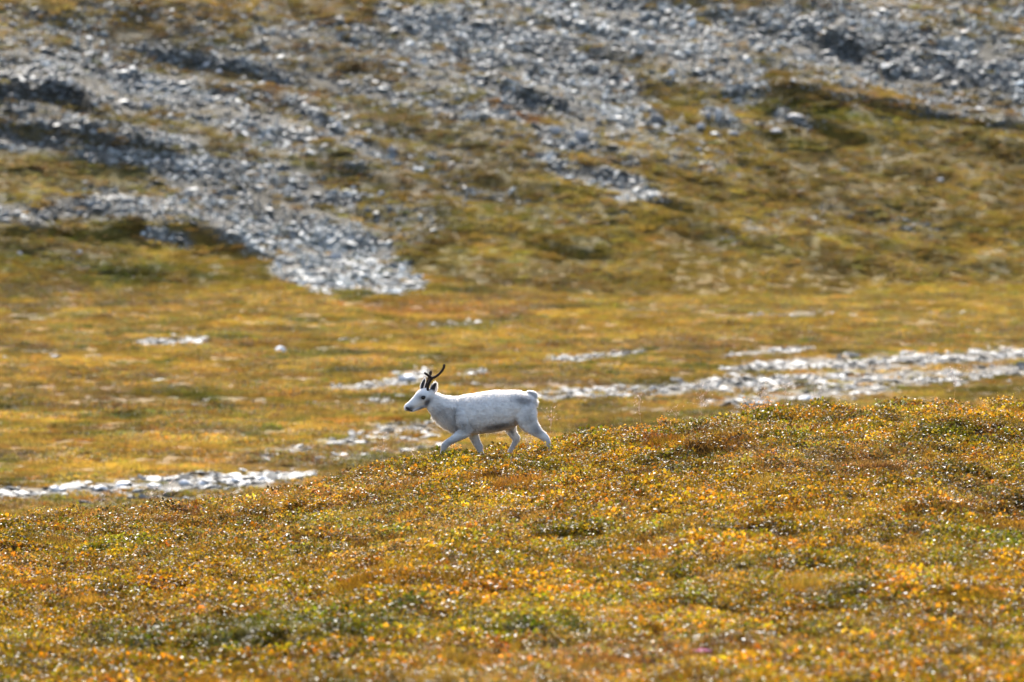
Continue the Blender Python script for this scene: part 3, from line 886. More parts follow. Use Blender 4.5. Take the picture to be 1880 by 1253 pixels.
def coat_mat(name, trans):
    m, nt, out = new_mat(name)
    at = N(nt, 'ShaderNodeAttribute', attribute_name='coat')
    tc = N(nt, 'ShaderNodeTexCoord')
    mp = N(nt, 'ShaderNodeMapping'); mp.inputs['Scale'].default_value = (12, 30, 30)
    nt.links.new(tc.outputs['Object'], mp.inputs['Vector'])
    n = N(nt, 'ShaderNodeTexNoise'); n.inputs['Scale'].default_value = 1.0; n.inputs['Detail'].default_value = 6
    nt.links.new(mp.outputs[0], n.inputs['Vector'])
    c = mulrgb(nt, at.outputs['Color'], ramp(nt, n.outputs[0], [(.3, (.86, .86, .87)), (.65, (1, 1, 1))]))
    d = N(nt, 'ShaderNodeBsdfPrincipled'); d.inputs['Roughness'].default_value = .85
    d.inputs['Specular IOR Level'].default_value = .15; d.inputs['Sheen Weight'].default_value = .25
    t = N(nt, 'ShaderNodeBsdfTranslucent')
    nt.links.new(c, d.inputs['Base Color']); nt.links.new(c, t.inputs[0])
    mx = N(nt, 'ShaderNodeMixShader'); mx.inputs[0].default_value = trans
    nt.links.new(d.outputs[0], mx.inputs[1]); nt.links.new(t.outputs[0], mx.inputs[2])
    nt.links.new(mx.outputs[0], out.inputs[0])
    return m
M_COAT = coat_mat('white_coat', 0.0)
M_FUR = coat_mat('white_fur', 0.65)
M_VELVET = simple_mat('antler_velvet', (.030, .018, .013), .8, .2, .4, 60)
M_DARK = simple_mat('dark_skin', (.030, .028, .030), .5, .4, .3, 80)
M_EYE = simple_mat('eye_dark', (.008, .006, .006), .12, .6)
M_HOOF = simple_mat('hoof_horn', (.03, .028, .026), .5, .4, .3, 50)
M_EARIN = simple_mat('ear_inside', (.06, .055, .060), .8, .2, .3, 50)

S = DY * K / 5.875          # metres per unit of the measuring drawing of the animal (side view)
OX, OZ = 900.0, 1130.0
root_loc = at_plane(720 + OX / 5.875, 650 + OZ / 5.875, DY)
def P(X, Yd, Z):            # drawing X right, depth in metres (away), drawing Z down
    return Vector(((X - OX) * S, Yd, (OZ - Z) * S))

def loft(bm, rings, seg=20):
    """rings: (centre Vector, half height, half width, tangent Vector, up Vector)"""
    loops = []
    for c, rv, rw, t, up in rings:
        t = t.normalized(); side = t.cross(up).normalized(); u = side.cross(t).normalized()
        loops.append([bm.verts.new(c + u * (rv * math.cos(a)) + side * (rw * math.sin(a)))
                      for a in [2 * math.pi * k / seg for k in range(seg)]])
    for a, b in zip(loops[:-1], loops[1:]):
        for k in range(seg):
            bm.faces.new((a[k], a[(k + 1) % seg], b[(k + 1) % seg], b[k]))
    bm.faces.new(loops[0][::-1]); bm.faces.new(loops[-1])

def tube(bm, pts, sub=4, seg=16, up=None):
    """pts: (X, depth, Z, half size in picture plane (units), half depth (units)) ; smoothed with Catmull-Rom"""
    n = len(pts)
    A = np.array([[*P(p[0], p[1], p[2]), p[3] * S, p[4] * S] for p in pts])
    out = []
    for i in range(n - 1):
        p0, p1, p2, p3 = A[max(i - 1, 0)], A[i], A[i + 1], A[min(i + 2, n - 1)]
        for k in range(sub):
            t = k / sub
            out.append(.5 * ((2 * p1) + (-p0 + p2) * t + (2 * p0 - 5 * p1 + 4 * p2 - p3) * t * t + (-p0 + 3 * p1 - 3 * p2 + p3) * t ** 3))
    out.append(A[-1])
    rings = []
    for i, a in enumerate(out):
        d = out[min(i + 1, len(out) - 1)] - out[max(i - 1, 0)]
        t = Vector(d[:3])
        # half size in the picture plane is perpendicular to depth
        upv = t.cross(Vector((0, 1, 0)))
        if upv.length < 1e-5: upv = Vector((0, 0, 1))
        rings.append((Vector(a[:3]), max(a[3], .002), max(a[4], .002), t, upv))
    loft(bm, rings, seg)

def yaw_head(v, ang=0.20, pivot=None):
    """turn the head a little towards the camera about the upper neck"""
    p = pivot if pivot is not None else P(450, 0, 500)
    d = v - p
    w = max(0.0, min(1.0, (P(560, 0, 0).x - v.x) / (P(560, 0, 0).x - P(400, 0, 0).x)))
    a = ang * w * w * (3 - 2 * w)
    d2 = Vector((d.x * math.cos(a) - d.y * math.sin(a), d.x * math.sin(a) + d.y * math.cos(a), d.z))
    return p + d2

def torso_bm():
    bm = bmesh.new()
    tube(bm, [  # torso, rump to chest
        (1519, 0, 600, 48, 45), (1503, 0, 584, 104, 92), (1462, 0, 570, 142, 130), (1400, 0, 578, 172, 155), (1300, 0, 585, 186, 168),
        (1200, 0, 608, 208, 185), (1100, 0, 620, 216, 192), (1000, 0, 637, 217, 190), (900, 0, 650, 215, 178),
        (810, 0, 650, 207, 160), (740, 0, 648, 192, 138), (690, 0, 645, 170, 115), (650, 0, 650, 120, 80)], seg=28)
    tube(bm, [  # neck
        (800, 0, 680, 180, 140), (710, 0, 655, 192, 128), (620, 0, 628, 172, 105), (545, 0, 590, 150, 86),
        (480, 0, 545, 122, 72), (430, 0, 505, 98, 64), (400, 0, 480, 70, 50)], seg=24)
    tube(bm, [  # head
        (455, 0, 450, 40, 40), (425, 0, 452, 72, 62), (385, 0, 452, 86, 70), (340, 0, 466, 90, 76), (300, 0, 488, 82, 62), (262, 0, 514, 66, 46),
        (222, 0, 540, 54, 36), (188, 0, 561, 47, 34), (160, 0, 576, 43, 36), (138, 0, 585, 33, 30), (126, 0, 588, 16, 16)], seg=24)
    tube(bm, [(420, 0, 500, 52, 54), (370, 0, 540, 40, 46), (310, 0, 572, 22, 28), (255, 0, 594, 19, 22), (210, 0, 610, 18, 20), (182, 0, 617, 12, 15)], seg=14)   # cheek and lower jaw
    for s_ in (-1, 1):
        tube(bm, [(352, s_ * .062, 448, 10, 10), (330, s_ * .076, 440, 15, 13), (300, s_ * .066, 462, 9, 9)], seg=10)       # brow over the eye
    # shoulders and haunches
    N_, F_ = -0.105, 0.105
    for s_ in (-1, 1):
        tube(bm, [(760, s_ * .10, 560, 70, 30), (765, s_ * .13, 650, 95, 55), (780, s_ * .125, 740, 95, 62), (800, s_ * .11, 810, 80, 55), (820, s_ * .10, 850, 60, 45)], seg=18)
    # near fore leg: forearm reaching forward, knee, cannon
    tube(bm, [(810, -.10, 790, 82, 58), (775, -.115, 838, 72, 50), (715, -.12, 884, 54, 42), (655, -.12, 922, 42, 35), (605, -.12, 953, 37, 32), (570, -.12, 980, 39, 33), (556, -.12, 1004, 35, 30),
              (547, -.12, 1035, 25, 23), (535, -.12, 1070, 23, 21), (522, -.12, 1110, 24, 22), (508, -.12, 1140, 29, 27), (488, -.12, 1160, 26, 26)], seg=16)
    # far fore leg
    tube(bm, [(850, .09, 800, 70, 48), (872, .10, 870, 58, 42), (895, .11, 925, 50, 38), (920, .11, 975, 43, 33), (938, .11, 1010, 42, 33), (948, .11, 1040, 31, 28), (962, .11, 1075, 26, 24), (985, .11, 1130, 25, 23), (1005, .11, 1165, 29, 26)], seg=16)
    # near hind leg: thigh, stifle, gaskin, hock, cannon
    tube(bm, [(1410, -.06, 500, 75, 40), (1425, -.11, 580, 120, 62), (1440, -.125, 660, 120, 68), (1470, -.13, 735, 102, 60), (1515, -.13, 795, 80, 48),
              (1565, -.13, 840, 58, 36), (1612, -.13, 876, 46, 30), (1646, -.13, 900, 44, 28), (1668, -.13, 930, 37, 25), (1684, -.13, 965, 27, 22), (1700, -.13, 1005, 25, 21), (1714, -.13, 1035, 28, 24), (1722, -.13, 1060, 28, 25)], seg=18)
    tube(bm, [(1600, -.13, 845, 14, 12), (1636, -.13, 862, 14, 13), (1672, -.13, 892, 17, 15), (1692, -.13, 925, 10, 10)], seg=10)   # point of the hock
    # far hind leg
    tube(bm, [(1300, .08, 640, 110, 55), (1268, .11, 730, 88, 52), (1270, .115, 795, 66, 42), (1292, .115, 850, 52, 34), (1322, .115, 893, 45, 30), (1338, .115, 922, 42, 28),
              (1326, .115, 958, 33, 24), (1300, .115, 1000, 27, 22), (1276, .115, 1045, 26, 22), (1262, .115, 1085, 28, 25)], seg=18)
    tube(bm, [(1345, .115, 868, 12, 11), (1368, .115, 900, 14, 13), (1368, .115, 930, 10, 10)], seg=10)
    for v in bm.verts: v.co = yaw_head(v.co)
    bmesh.ops.triangulate(bm, faces=bm.faces)
    bmesh.ops.recalc_face_normals(bm, faces=bm.faces)
    return bm

def blob(X, Z, x, z, rx, rz, ang=0):
    c, s = math.cos(ang), math.sin(ang)
    dx, dz = X - x, Z - z
    u, v = dx * c + dz * s, -dx * s + dz * c
    return math.exp(-((u / rx) ** 2 + (v / rz) ** 2))

def coat_color(co):  # grey coat markings, with body shading painted into the same colour
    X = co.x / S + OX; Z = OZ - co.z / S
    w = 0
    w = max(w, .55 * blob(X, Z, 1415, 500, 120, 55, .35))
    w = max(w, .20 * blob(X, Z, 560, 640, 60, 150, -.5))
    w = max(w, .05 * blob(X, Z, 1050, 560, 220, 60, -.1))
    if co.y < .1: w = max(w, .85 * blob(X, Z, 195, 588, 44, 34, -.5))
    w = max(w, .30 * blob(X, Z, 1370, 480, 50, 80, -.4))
    w = max(w, .75 * blob(X, Z, 1140, 780, 160, 34, -.16))  # belly line: grey hair and painted shade together
    w = max(w, .40 * blob(X, Z, 760, 790, 130, 80, 0))  # painted shade on the shoulder
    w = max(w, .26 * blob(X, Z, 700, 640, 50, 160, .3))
    w = max(w, .30 * blob(X, Z, 1480, 690, 60, 130, -.2))  # painted shade down the thigh
    w = max(w, 1.0 * blob(X, Z, 378, 525, 32, 60, .5) if co.y < 0.05 else 0)  # shadow behind the jaw, painted in
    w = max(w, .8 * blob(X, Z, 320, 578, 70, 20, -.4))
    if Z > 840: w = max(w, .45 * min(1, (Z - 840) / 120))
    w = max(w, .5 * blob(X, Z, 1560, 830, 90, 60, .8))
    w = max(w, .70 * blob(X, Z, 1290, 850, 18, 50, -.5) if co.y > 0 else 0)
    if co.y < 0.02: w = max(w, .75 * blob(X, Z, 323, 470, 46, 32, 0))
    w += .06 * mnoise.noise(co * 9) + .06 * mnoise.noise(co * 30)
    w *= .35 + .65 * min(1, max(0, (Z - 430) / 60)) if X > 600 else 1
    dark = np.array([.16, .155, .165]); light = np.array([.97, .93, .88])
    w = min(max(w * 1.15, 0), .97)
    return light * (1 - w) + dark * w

def add_coat_and_shade_attr(me):
    a = me.attributes.new('coat', 'FLOAT_COLOR', 'POINT')  # holds the coat colour and the painted body shading
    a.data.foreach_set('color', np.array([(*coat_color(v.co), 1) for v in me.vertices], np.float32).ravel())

deer = bpy.data.objects.new('reindeer', None); COL.objects.link(deer)
deer.location = root_loc
deer['label'] = 'white young reindeer with dark velvet antlers walking left along the ridge'
deer['category'] = 'reindeer'

def part(name, me, mat, parent=deer, smooth=True):
    if mat and not me.materials: me.materials.append(mat)
    if smooth: me.polygons.foreach_set('use_smooth', [True] * len(me.polygons))
    o = bpy.data.objects.new(name, me); COL.objects.link(o); o.parent = parent
    return o

def remeshed(bm, voxel, smooth_it=4):
    me = bpy.data.meshes.new('tmp'); bm.to_mesh(me); bm.free()
    o = bpy.data.objects.new('tmp', me); COL.objects.link(o)
    r = o.modifiers.new('r', 'REMESH'); r.mode = 'VOXEL'; r.voxel_size = voxel
    s = o.modifiers.new('s', 'SMOOTH'); s.factor = .5; s.iterations = smooth_it
    dg = bpy.context.evaluated_depsgraph_get(); dg.update()
    res = bpy.data.meshes.new_from_object(o.evaluated_get(dg))
    bpy.data.objects.remove(o); bpy.data.meshes.remove(me)
    return res

body_me = remeshed(torso_bm(), .0075, 7)
body_nr = [v.normal.copy() for v in body_me.vertices]
for v, vn in zip(body_me.vertices, body_nr):      # tufted, uneven coat
    q = Vector((v.co.x * 9, v.co.y * 16, v.co.z * 16))
    v.co += vn * (mnoise.noise(q) * .006 + mnoise.noise(q * 2.7) * .003) * (1 if v.co.x > P(480, 0, 0).x and v.co.z > P(0, 0, 860).z else .3)
add_coat_and_shade_attr(body_me)
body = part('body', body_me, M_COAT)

def fur_mesh(src, count, length, seed=1, width=.0022, lean=.8):
    """short hairs over a surface, combed back and down"""
    r = np.random.default_rng(seed)
    src.calc_loop_triangles()
    tris = np.array([t.vertices[:] for t in src.loop_triangles]); co = np.array([v.co[:] for v in src.vertices])
    nr = np.array([v.normal[:] for v in src.vertices])
    a, b, c = co[tris[:, 0]], co[tris[:, 1]], co[tris[:, 2]]
    ar = np.linalg.norm(np.cross(b - a, c - a), axis=1); ar /= ar.sum()
    t = r.choice(len(tris), count, p=ar)
    u, v = r.random(count), r.random(count); f = u + v > 1; u[f], v[f] = 1 - u[f], 1 - v[f]
    p = a[t] + (b[t] - a[t]) * u[:, None] + (c[t] - a[t]) * v[:, None]
    n = nr[tris[t, 0]]
    flow = np.array([.8, 0, -.55]) + r.normal(0, .25, (count, 3))
    flow = flow - (flow * n).sum(1)[:, None] * n
    flow /= np.linalg.norm(flow, axis=1)[:, None] + 1e-6
    d = n * .62 + flow * lean + r.normal(0, .12, (count, 3)); d /= np.linalg.norm(d, axis=1)[:, None]
    X = p[:, 0] / S + OX; Z = OZ - p[:, 2] / S
    ll = np.full(count, length)
    ll = np.where((X > 380) & (X < 680) & (Z > 560), length * 2.4, ll)       # throat and brisket
    ll = np.where((X > 560) & (Z < 520), length * 1.35, ll)                     # back
    ll = np.where(X < 420, length * .42, ll)                                 # face
    ll = np.where((Z > 850), length * .45, ll)                               # legs
    ll *= r.uniform(.6, 1.25, count)
    sd_ = np.cross(d, r.normal(0, 1, (count, 3))); sd_ /= np.linalg.norm(sd_, axis=1)[:, None]
    v0 = p - sd_ * width - n * .002; v1 = p + sd_ * width - n * .002; v2 = p + d * ll[:, None]
    V = np.stack([v0, v1, v2], 1).reshape(-1, 3)
    me = bpy.data.meshes.new('fur')
    me.vertices.add(len(V)); me.vertices.foreach_set('co', V.astype(np.float32).ravel())
    me.loops.add(count * 3); me.loops.foreach_set('vertex_index', np.arange(count * 3, dtype=np.int32))
    me.polygons.add(count); me.polygons.foreach_set('loop_start', np.arange(0, count * 3, 3, dtype=np.int32))
    me.update(calc_edges=True)
    at = me.attributes.new('coat', 'FLOAT_COLOR', 'POINT')
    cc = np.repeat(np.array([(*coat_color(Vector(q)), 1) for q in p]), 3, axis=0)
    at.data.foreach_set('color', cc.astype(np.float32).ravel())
    return me
part('fur', fur_mesh(body_me, 60000, .024), M_FUR, body, smooth=False)

# tail: a white upturned ball of fur
bm = bmesh.new()
tube(bm, [(1436, 0, 440, 14, 14), (1464, 0, 424, 22, 22), (1500, 0, 428, 28, 27), (1532, 0, 446, 30, 28), (1550, 0, 464, 20, 19), (1556, 0, 474, 8, 8)], seg=18)
bmesh.ops.triangulate(bm, faces=bm.faces); bmesh.ops.recalc_face_normals(bm, faces=bm.faces)
tme = remeshed(bm, .006, 3)
def white_attr(me, c=(.9, .89, .88)):
    a = me.attributes.new('coat', 'FLOAT_COLOR', 'POINT')
    a.data.foreach_set('color', np.array([(*c, 1)] * len(me.vertices), np.float32).ravel())
white_attr(tme, (.95, .92, .88))
tail = part('tail', tme, M_FUR)
tf = fur_mesh(tme, 5000, .013, 3)
tf.attributes['coat'].data.foreach_set('color', [.93, .92, .9, 1] * len(tf.vertices))
part('fur', tf, M_FUR, tail, smooth=False)

def head_tube(name, pts, mat, mirror_attr=False, parent=deer, seg=12, voxel=None, sub=5):
    bm = bmesh.new()
    for pl in pts: tube(bm, pl, sub=sub, seg=seg)
    for v in bm.verts: v.co = yaw_head(v.co)
    bmesh.ops.triangulate(bm, faces=bm.faces); bmesh.ops.recalc_face_normals(bm, faces=bm.faces)
    if voxel: me = remeshed(bm, voxel, 2)
    else:
        me = bpy.data.meshes.new(name); bm.to_mesh(me); bm.free()
    return part(name, me, mat, parent)

# antlers in velvet (near one: beam sweeping back, brow tine forward)
head_tube('antler', [
    [(378, -.045, 425, 16, 16), (374, -.05, 380, 15, 15), (378, -.06, 335, 15, 15), (394, -.07, 295, 16, 16), (418, -.075, 262, 18, 18), (455, -.085, 246, 15, 15),
     (500, -.09, 218, 14, 14), (535, -.09, 183, 14, 14), (556, -.085, 150, 14, 14), (562, -.08, 122, 14, 14), (563, -.08, 108, 8, 8)],
    [(425, -.075, 268, 15, 15), (395, -.08, 245, 14, 14), (362, -.085, 222, 13, 13), (338, -.085, 206, 12, 12), (329, -.085, 200, 7, 7)]], M_VELVET, voxel=.0045)
# the far one mostly hidden behind it
head_tube('antler', [
    [(375, .045, 425, 13, 13), (368, .055, 380, 12, 12), (378, .07, 335, 12, 12), (398, .085, 290, 12, 12), (414, .10, 255, 14, 14), (426, .105, 225, 14, 14), (430, .105, 200, 14, 14), (430, .105, 184, 8, 8)]],
    M_VELVET, voxel=.0045)

def ear(base, tip, depth0, depth1, wid, face):
    """cupped leaf-shaped ear"""
    bm = bmesh.new()
    b = P(base[0], depth0, base[1]); t = P(tip[0], depth1, tip[1])
    ax = (t - b); L = ax.length; ax.normalize()
    side = ax.cross(face).normalized(); out = side.cross(ax).normalized()
    rows = 9; cols = 9; grid = []
    for i in range(rows):
        f = i / (rows - 1)
        hw_ = wid * S * (math.sin(math.pi * (0.14 + .84 * f)) ** .8) * (1 - .25 * f)
        row = []
        for j in range(cols):
            g = (j / (cols - 1) - .5) * 2
            cup = -(1 - g * g) * hw_ * .75
            row.append(bm.verts.new(b + ax * (L * f) + side * (g * hw_) + out * cup))
        grid.append(row)
    for i in range(rows - 1):
        for j in range(cols - 1):
            bm.faces.new((grid[i][j], grid[i][j + 1], grid[i + 1][j + 1], grid[i + 1][j]))
    for v in bm.verts: v.co = yaw_head(v.co)
    bmesh.ops.recalc_face_normals(bm, faces=bm.faces)
    me = bpy.data.meshes.new('ear'); bm.to_mesh(me); bm.free()
    white_attr(me, (.74, .73, .74))
    o = part('ear', me, M_FUR)
    o.data.materials.clear(); o.data.materials.append(M_FUR)
    sm = o.modifiers.new('thick', 'SOLIDIFY'); sm.thickness = .006; sm.offset = 0
    # dark inner surface, a shade smaller and proud of the cup
    bm = bmesh.new(); g2 = []
    for i in range(1, rows - 1):
        f = i / (rows - 1)
        hw_ = wid * S * (math.sin(math.pi * (0.14 + .84 * f)) ** .8) * (1 - .25 * f) * .62
        g2.append([bm.verts.new(b + ax * (L * f) + side * (g * hw_) + out * (-(1 - g * g * .38) * hw_ / .62 * .75 + .007)) for g in np.linspace(-1, 1, 7)])
    for a_, b_ in zip(g2[:-1], g2[1:]):
        for j in range(6): bm.faces.new((a_[j], a_[j + 1], b_[j + 1], b_[j]))
    for v in bm.verts: v.co = yaw_head(v.co)
    me = bpy.data.meshes.new('inner_ear'); bm.to_mesh(me); bm.free()
    part('inner_ear', me, M_EARIN, o)
    part('fur', fur_mesh2(o.data, 1500, .010), M_FUR, o, smooth=False)

def fur_mesh2(src, count, length):
    me = fur_mesh(src, count, length / .42, 9, width=.0015, lean=.5)
    return me
ear((418, 430), (466, 300), -.045, -.09, 50, Vector((.35, -1, .0)))
ear((325, 392), (372, 258), .040, .085, 44, Vector((.75, -.8, .2)))

def ball(name, X, Z, dep, rx, ry, rz, mat, parent=deer, seg=16, tilt=0):
    bm = bmesh.new()
    bmesh.ops.create_uvsphere(bm, u_segments=seg, v_segments=seg // 2 + 2, radius=1)
    M = Matrix.Rotation(tilt, 3, 'Y')
    c = P(X, dep, Z)
    for v in bm.verts:
        v.co = yaw_head(c + M @ Vector((v.co.x * rx * S, v.co.y * ry * S, v.co.z * rz * S)))
    me = bpy.data.meshes.new(name); bm.to_mesh(me); bm.free()
    return part(name, me, mat, parent)
HW = 74 * S
e1 = ball('eye', 326, 466, -HW * .86, 31, 15, 25, M_EYE, tilt=-.3)
e2 = ball('eye', 326, 466, HW * .86, 31, 15, 25, M_EYE, tilt=-.3)
nose = ball('nose', 158, 584, -.008, 33, 33, 25, M_DARK, tilt=.5)
head_tube('mouth', [[(208, -.040, 606, 5, 5), (195, -.046, 610, 6, 6), (170, -.036, 602, 5, 5), (150, -.015, 604, 5, 5)]], M_DARK, seg=8)

def hoof(X, dep, Z, ang):
    bm = bmesh.new()
    for s_ in (-1, 1):
        vs = []
        for (x, y, z) in [(-1, -.9, 0), (.9, -.9, 0), (.9, .9, 0), (-1, .9, 0), (-.1, -.7, 1.35), (.8, -.7, 1.35), (.8, .7, 1.35), (-.1, .7, 1.35)]:
            vs.append(bm.verts.new(Matrix.Rotation(ang, 3, 'Y') @ Vector((x * .038, y * .013 + s_ * .015, z * .038)) + P(X, dep, Z) - Vector((0, 0, .038))))
        for f in [(0, 3, 2, 1), (4, 5, 6, 7), (0, 1, 5, 4), (1, 2, 6, 5), (2, 3, 7, 6), (3, 0, 4, 7)]:
            bm.faces.new([vs[k] for k in f])
    bmesh.ops.bevel(bm, geom=list(bm.edges), offset=.004, segments=2, affect='EDGES')
    me = bpy.data.meshes.new('hoof'); bm.to_mesh(me); bm.free()
    part('hoof', me, M_HOOF)
hoof(484, -.12, 1170, 0); hoof(1002, .11, 1175, .3); hoof(1720, -.13, 1068, .3); hoof(1252, .115, 1100, 0)

# ------------------------------------------------------------------ single plants along the crest
def plant_mat(name, col, trans=.5, rough=.4):
    m, nt, out = new_mat(name)
    lf = N(nt, 'ShaderNodeAttribute', attribute_name='leaf', attribute_type='GEOMETRY')
    rgb = N(nt, 'ShaderNodeRGB'); rgb.outputs[0].default_value = (*col, 1)
    c = mulrgb(nt, rgb.outputs[0], lf.outputs['Color'])
    p = N(nt, 'ShaderNodeBsdfPrincipled'); p.inputs['Roughness'].default_value = rough
    t = N(nt, 'ShaderNodeBsdfTranslucent')
    nt.links.new(c, p.inputs['Base Color']); nt.links.new(c, t.inputs[0])
    mx = N(nt, 'ShaderNodeMixShader'); mx.inputs[0].default_value = trans
    nt.links.new(p.outputs[0], mx.inputs[1]); nt.links.new(t.outputs[0], mx.inputs[2])
    nt.links.new(mx.outputs[0], out.inputs[0])
    return m
PM = {'orange': plant_mat('orange_leaf', (.62, .30, .04)), 'gold': plant_mat('gold_leaf', (.62, .42, .05)),
      'green': plant_mat('green_leaf', (.24, .28, .04)), 'twig': plant_mat('bark', (.10, .065, .05), .1, .7),
      'pale': plant_mat('pale_seed', (.62, .48, .42)), 'straw': plant_mat('straw', (.62, .48, .26)),
      'pink': plant_mat('pink_flower', (.60, .24, .42)), 'red': plant_mat('red_leaf', (.42, .05, .04))}

def twig(V, F, C, p, d, l, w):
    """thin square stem"""
    d = d.normalized(); a = d.orthogonal().normalized(); b = d.cross(a); i = len(V)
    for q, ww in ((p, w), (p + d * l, w * .5)):
        V += [q + a * ww, q + b * ww, q - a * ww, q - b * ww]
    for k in range(4): F.append((i + k, i + (k + 1) % 4, i + 4 + (k + 1) % 4, i + 4 + k)); C.append((1, 1, 1))
    return p + d * l

def birch(px, py, hpx, wpx, kind, label, seed, Y=None):
    random.seed(seed)
    p0 = crest_point(px, py, Y)
    k = p0.y * K; h = hpx * k * 1.45; w = wpx * k
    root = bpy.data.objects.new('dwarf_birch', None); COL.objects.link(root); root.location = p0
    root['label'] = label; root['category'] = 'dwarf birch'; root['group'] = 'dwarf birches sticking up along the ridge'
    SV, SF, SC, LV, LF, LC = [], [], [], [], [], []
    for s in range(max(5, int(wpx / 4))):
        a = random.uniform(0, 6.28); r = random.random()
        d = Vector((math.cos(a) * w * .5 * r, math.sin(a) * w * .35 * r, h * random.uniform(.6, 1.0)))
        p = Vector((d.x * .25, d.y * .25, -.04)); n = 5; L = (d.length + .04) / n
        for j in range(n):
            dj = d.normalized() + Vector((random.gauss(0, .22), random.gauss(0, .22), 0))
            q = twig(SV, SF, SC, p, dj, L, .0045 * (1 - j * .12))
            if j > 1 and random.random() < .6:
                e = dj + Vector((random.gauss(0, .9), random.gauss(0, .9), .2)); e.normalize()
                twig(SV, SF, SC, p, e, L * .8, .0025)
                for m in range(5):
                    add_leaf(LV, LF, p + e * L * random.uniform(.2, .9) + Vector((random.gauss(0, .008),) * 3), (random.gauss(0, .6), random.gauss(0, .6), 1), .02, .017, random.random() * 6); LC.append([random.uniform(.7, 1.3)] * 3)
            for m in range(6 if kind != 'twig' else 1):
                pp = p + (q - p) * random.random() + Vector((random.gauss(0, .013), random.gauss(0, .013), random.gauss(0, .006)))
                s_ = random.uniform(.014, .026)
                add_leaf(LV, LF, pp, (random.gauss(0, .7), random.gauss(0, .7), .8), s_ * 1.2, s_, random.random() * 6)
                g = random.uniform(.6, 1.35); LC.append((g, g * random.uniform(.75, 1.1), g * .9))
            p = q
    for nm, V_, F_, C_, mt in (('stem', SV, SF, SC, PM['twig']), ('foliage', LV, LF, LC, PM['orange' if kind == 'twig' else kind])):
        o = bpy.data.objects.new(nm, mesh_from(nm, V_, F_, [mt], C_)); COL.objects.link(o); o.parent = root
    return root

def crest_point(px, py, Y=None):
    """ground point under a pixel on the near ridge; at the skyline it falls on the crest itself"""
    if Y is None:
        p = on_ground(px, py, 82, 172)
        if p.y < 168: return p
    x = (px - 940) * K * (Y or 146)
    yy = np.arange(132, 166, .5); xx = (px - 940) * K * yy
    zz = height(xx, yy); _, qy = to_px(xx, yy, zz)
    i = int(np.argmin(qy))
    if Y: i = int(np.argmin(abs(yy - Y)))
    return Vector((float(xx[i]), float(yy[i]), float(zz[i])))

BIRCH = [
    (1392, 757, 36, 60, 'orange', 'tallest orange dwarf birch on the skyline of the ridge'),
    (1345, 764, 24, 34, 'gold', 'golden dwarf birch just left of the tallest orange one'),
    (1430, 755, 26, 40, 'orange', 'orange dwarf birch just right of the tallest one'),
    (1210, 792, 26, 40, 'orange', 'round orange dwarf birch midway up the ridge skyline'),
    (1275, 782, 22, 44, 'green', 'greenish dwarf birch right of the round orange one on the skyline'),
    (1150, 802, 20, 30, 'twig', 'dark sparse dwarf birch on the rising skyline behind reindeer'),
    (1060, 822, 20, 40, 'gold', 'golden dwarf birch behind the hind feet of the reindeer'),
    (838, 850, 32, 10, 'orange', 'single upright orange sprig before the front legs of the reindeer'),
    (800, 866, 30, 70, 'gold', 'yellow green dwarf birch mound right under the front hoof'),
    (910, 852, 20, 50, 'orange', 'orange dwarf birch in front of the belly of the reindeer'),
    (1000, 836, 30, 16, 'orange', 'small orange dwarf birch covering the rear hoof'),
    (745, 868, 16, 40, 'orange', 'low orange dwarf birch left of the front hoof'),
    (1560, 752, 20, 50, 'gold', 'golden dwarf birch on the broad right part of skyline'),
    (1640, 749, 22, 60, 'green', 'green dwarf birch on the broad right part of skyline'),
    (1740, 747, 20, 60, 'orange', 'orange dwarf birch between the green one and the right edge'),
    (1835, 745, 22, 60, 'gold', 'golden dwarf birch at the right edge of the skyline'),
    (1175, 860, 30, 34, 'twig', 'bare dark twigs of dwarf birch on the slope right of reindeer'),
    (605, 893, 24, 30, 'twig', 'bare dark twigs on the ridge skyline left of the reindeer'),
    (470, 912, 14, 50, 'orange', 'low orange dwarf birch on the left skyline beside the stone band'),
]
for i, (a, b, c, d, k_, l) in enumerate(BIRCH):
    birch(a, b, c, d, k_, l, 300 + i)

def seed_plant(px, py, hpx, spread, n, seed, label):
    """hair-thin stalks carrying an airy head of pale seeds"""
    random.seed(seed)
    p0 = crest_point(px, py)
    k = p0.y * K; h = hpx * k * 1.1; w = spread * 1.4 * k
    root = bpy.data.objects.new('seed_head', None); COL.objects.link(root); root.location = p0
    root['label'] = label; root['category'] = 'seed head'; root['group'] = 'pale seed heads above the ridge'
    SV, SF, SC, LV, LF, LC = [], [], [], [], [], []
    top = twig(SV, SF, SC, Vector((0, 0, -.03)), Vector((random.gauss(0, .08), 0, 1)), h * .7, .0016)
    for j in range(n):
        e = Vector((random.gauss(0, w * .45), random.gauss(0, w * .45), random.uniform(-.1, 1) * h * .35))
        q = twig(SV, SF, SC, top - Vector((0, 0, h * .15 * random.random())), e, e.length, .0007)
        for m in range(2):
            add_leaf(LV, LF, q + Vector((random.gauss(0, .006),) * 3), (random.gauss(0, 1), random.gauss(0, 1), random.gauss(0, 1)), .014, .010, 0); LC.append([random.uniform(.8, 1.4)] * 3)
    for nm, V_, F_, C_, mt in (('stalk', SV, SF, SC, PM['pale']), ('seeds', LV, LF, LC, PM['pale'])):
        o = bpy.data.objects.new(nm, mesh_from(nm, V_, F_, [mt], C_)); COL.objects.link(o); o.parent = root
        if nm == 'seeds': o['kind'] = 'stuff'
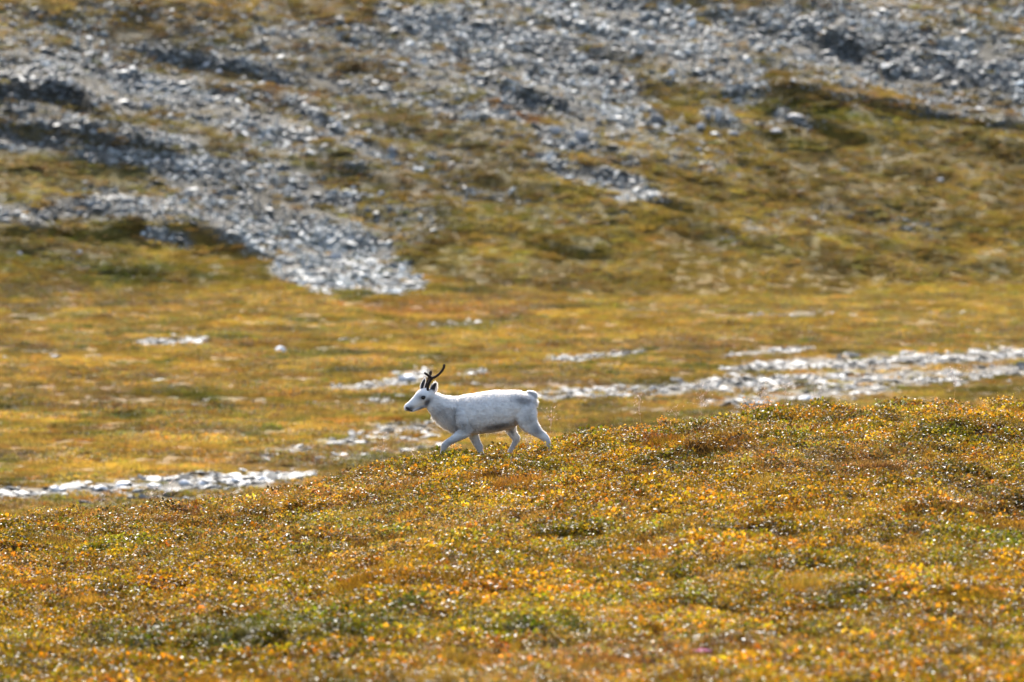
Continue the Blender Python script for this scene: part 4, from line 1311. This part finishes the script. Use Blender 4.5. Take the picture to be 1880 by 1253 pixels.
SEEDS = [
    (1008, 832, 88, 12, 22, 'pale airy seed head rising right behind the rump'),
    (970, 842, 50, 12, 26, 'pale seed head between the hind legs of the reindeer'),
    (765, 868, 45, 14, 20, 'pale seed head left of the leading front leg'),
    (700, 878, 80, 12, 16, 'tall thin seed head left of the reindeer head'),
    (640, 888, 30, 14, 16, 'short seed head on the dark twiggy part of the left skyline'),
    (310, 932, 70, 10, 16, 'tall pale seed head before the left stone band'),
    (275, 935, 60, 14, 18, 'wide pale seed head left of the tall one before the stone band'),
    (190, 940, 55, 10, 12, 'leftmost thin seed head before the golden meadow'),
    (1180, 795, 75, 14, 24, 'pale seed head on the skyline between hind leg and round birch'),
    (1290, 782, 82, 18, 30, 'large airy seed head above the middle of the skyline'),
    (1400, 764, 70, 16, 26, 'airy seed head over the tallest orange dwarf birch'),
    (1440, 760, 86, 14, 24, 'tallest seed head at right against the grey stone band'),
    (1750, 748, 80, 20, 22, 'wispy seed head standing against the stones at far right'),
    (1240, 790, 50, 14, 20, 'short seed head left of the large airy one'),
    (1500, 755, 56, 14, 20, 'seed head on the skyline right of the tallest birches'),
]
for i, s_ in enumerate(SEEDS):
    seed_plant(*s_[:5], 500 + i, s_[5])

def tuft(px, py, hpx, wpx, n, mat, name, cat, label, grp, seed, leafy=False):
    random.seed(seed)
    p0 = crest_point(px, py); k = p0.y * K
    V, F, C = [], [], []
    for j in range(n):
        a = random.uniform(0, 6.28); r = random.random() * .5
        p = Vector((math.cos(a) * r * wpx * k, math.sin(a) * r * wpx * k * 1.3, -.02))
        if leafy:
            p.z = hpx * k * random.uniform(.5, 1.05)
            add_leaf(V, F, p, (random.gauss(0, .6), random.gauss(0, .6), 1), .018, .015, random.random() * 6); g = random.uniform(.6, 1.4); C.append((g, g, g))
        else:
            d = Vector((random.gauss(0, .35), random.gauss(0, .35), 1)); nf = len(F)
            add_blade(V, F, p, d, hpx * k * random.uniform(.6, 1.2), .005, random.uniform(.1, .6)); g = random.uniform(.7, 1.3); C += [(g, g, g)] * (len(F) - nf)
    o = bpy.data.objects.new(name, mesh_from(name, V, F, [PM[mat]], C)); COL.objects.link(o)
    o.location = p0; o['label'] = label; o['category'] = cat; o['group'] = grp
GG, FG, RG = 'pale dry grass tufts on the ridge', 'pink flower cushions on the ridge', 'red leaved plants on the ridge'
for i, a in enumerate([
    (1400, 985, 36, 26, 34, 'straw', 'grass_tuft', 'grass tuft', 'pale dry grass tuft fanning out in the middle of the right slope', GG),
    (1040, 1050, 26, 14, 16, 'straw', 'grass_tuft', 'grass tuft', 'thin pale grass tuft on the slope below the reindeer hind legs', GG),
    (1720, 960, 40, 34, 22, 'straw', 'grass_tuft', 'grass tuft', 'straw coloured tuft leaning by the grey patch at right', GG),
    (1850, 925, 30, 50, 26, 'straw', 'grass_tuft', 'grass tuft', 'wide low straw tuft at the right edge of the slope', GG),
    (870, 925, 24, 30, 20, 'straw', 'grass_tuft', 'grass tuft', 'dry grass tuft below the front legs of the reindeer', GG),
    (1420, 845, 14, 22, 150, 'pink', 'flower_cushion', 'flowers', 'pink flower cushion beside the brown heath mound', FG),
    (1148, 1210, 16, 28, 200, 'pink', 'flower_cushion', 'flowers', 'brightest pink flower cushion near the bottom middle', FG),
    (1290, 1205, 12, 40, 190, 'pink', 'flower_cushion', 'flowers', 'faint pink flower cushion right of the brightest one', FG),
    (1445, 1208, 12, 50, 150, 'pink', 'flower_cushion', 'flowers', 'pink flower cushion furthest right near the bottom', FG),
    (1053, 1118, 16, 16, 90, 'red', 'red_shrub', 'red plant', 'small dark red leaved plant low on the slope below reindeer', RG),
    (1505, 1200, 26, 16, 110, 'red', 'red_shrub', 'red plant', 'red leaved plant beside the furthest right pink cushion', RG),
    (1820, 1135, 20, 26, 90, 'red', 'red_shrub', 'red plant', 'red leaved plant at the lower right of the slope', RG),
]):
    tuft(*a, 700 + i, leafy=a[5] in ('pink', 'red'))
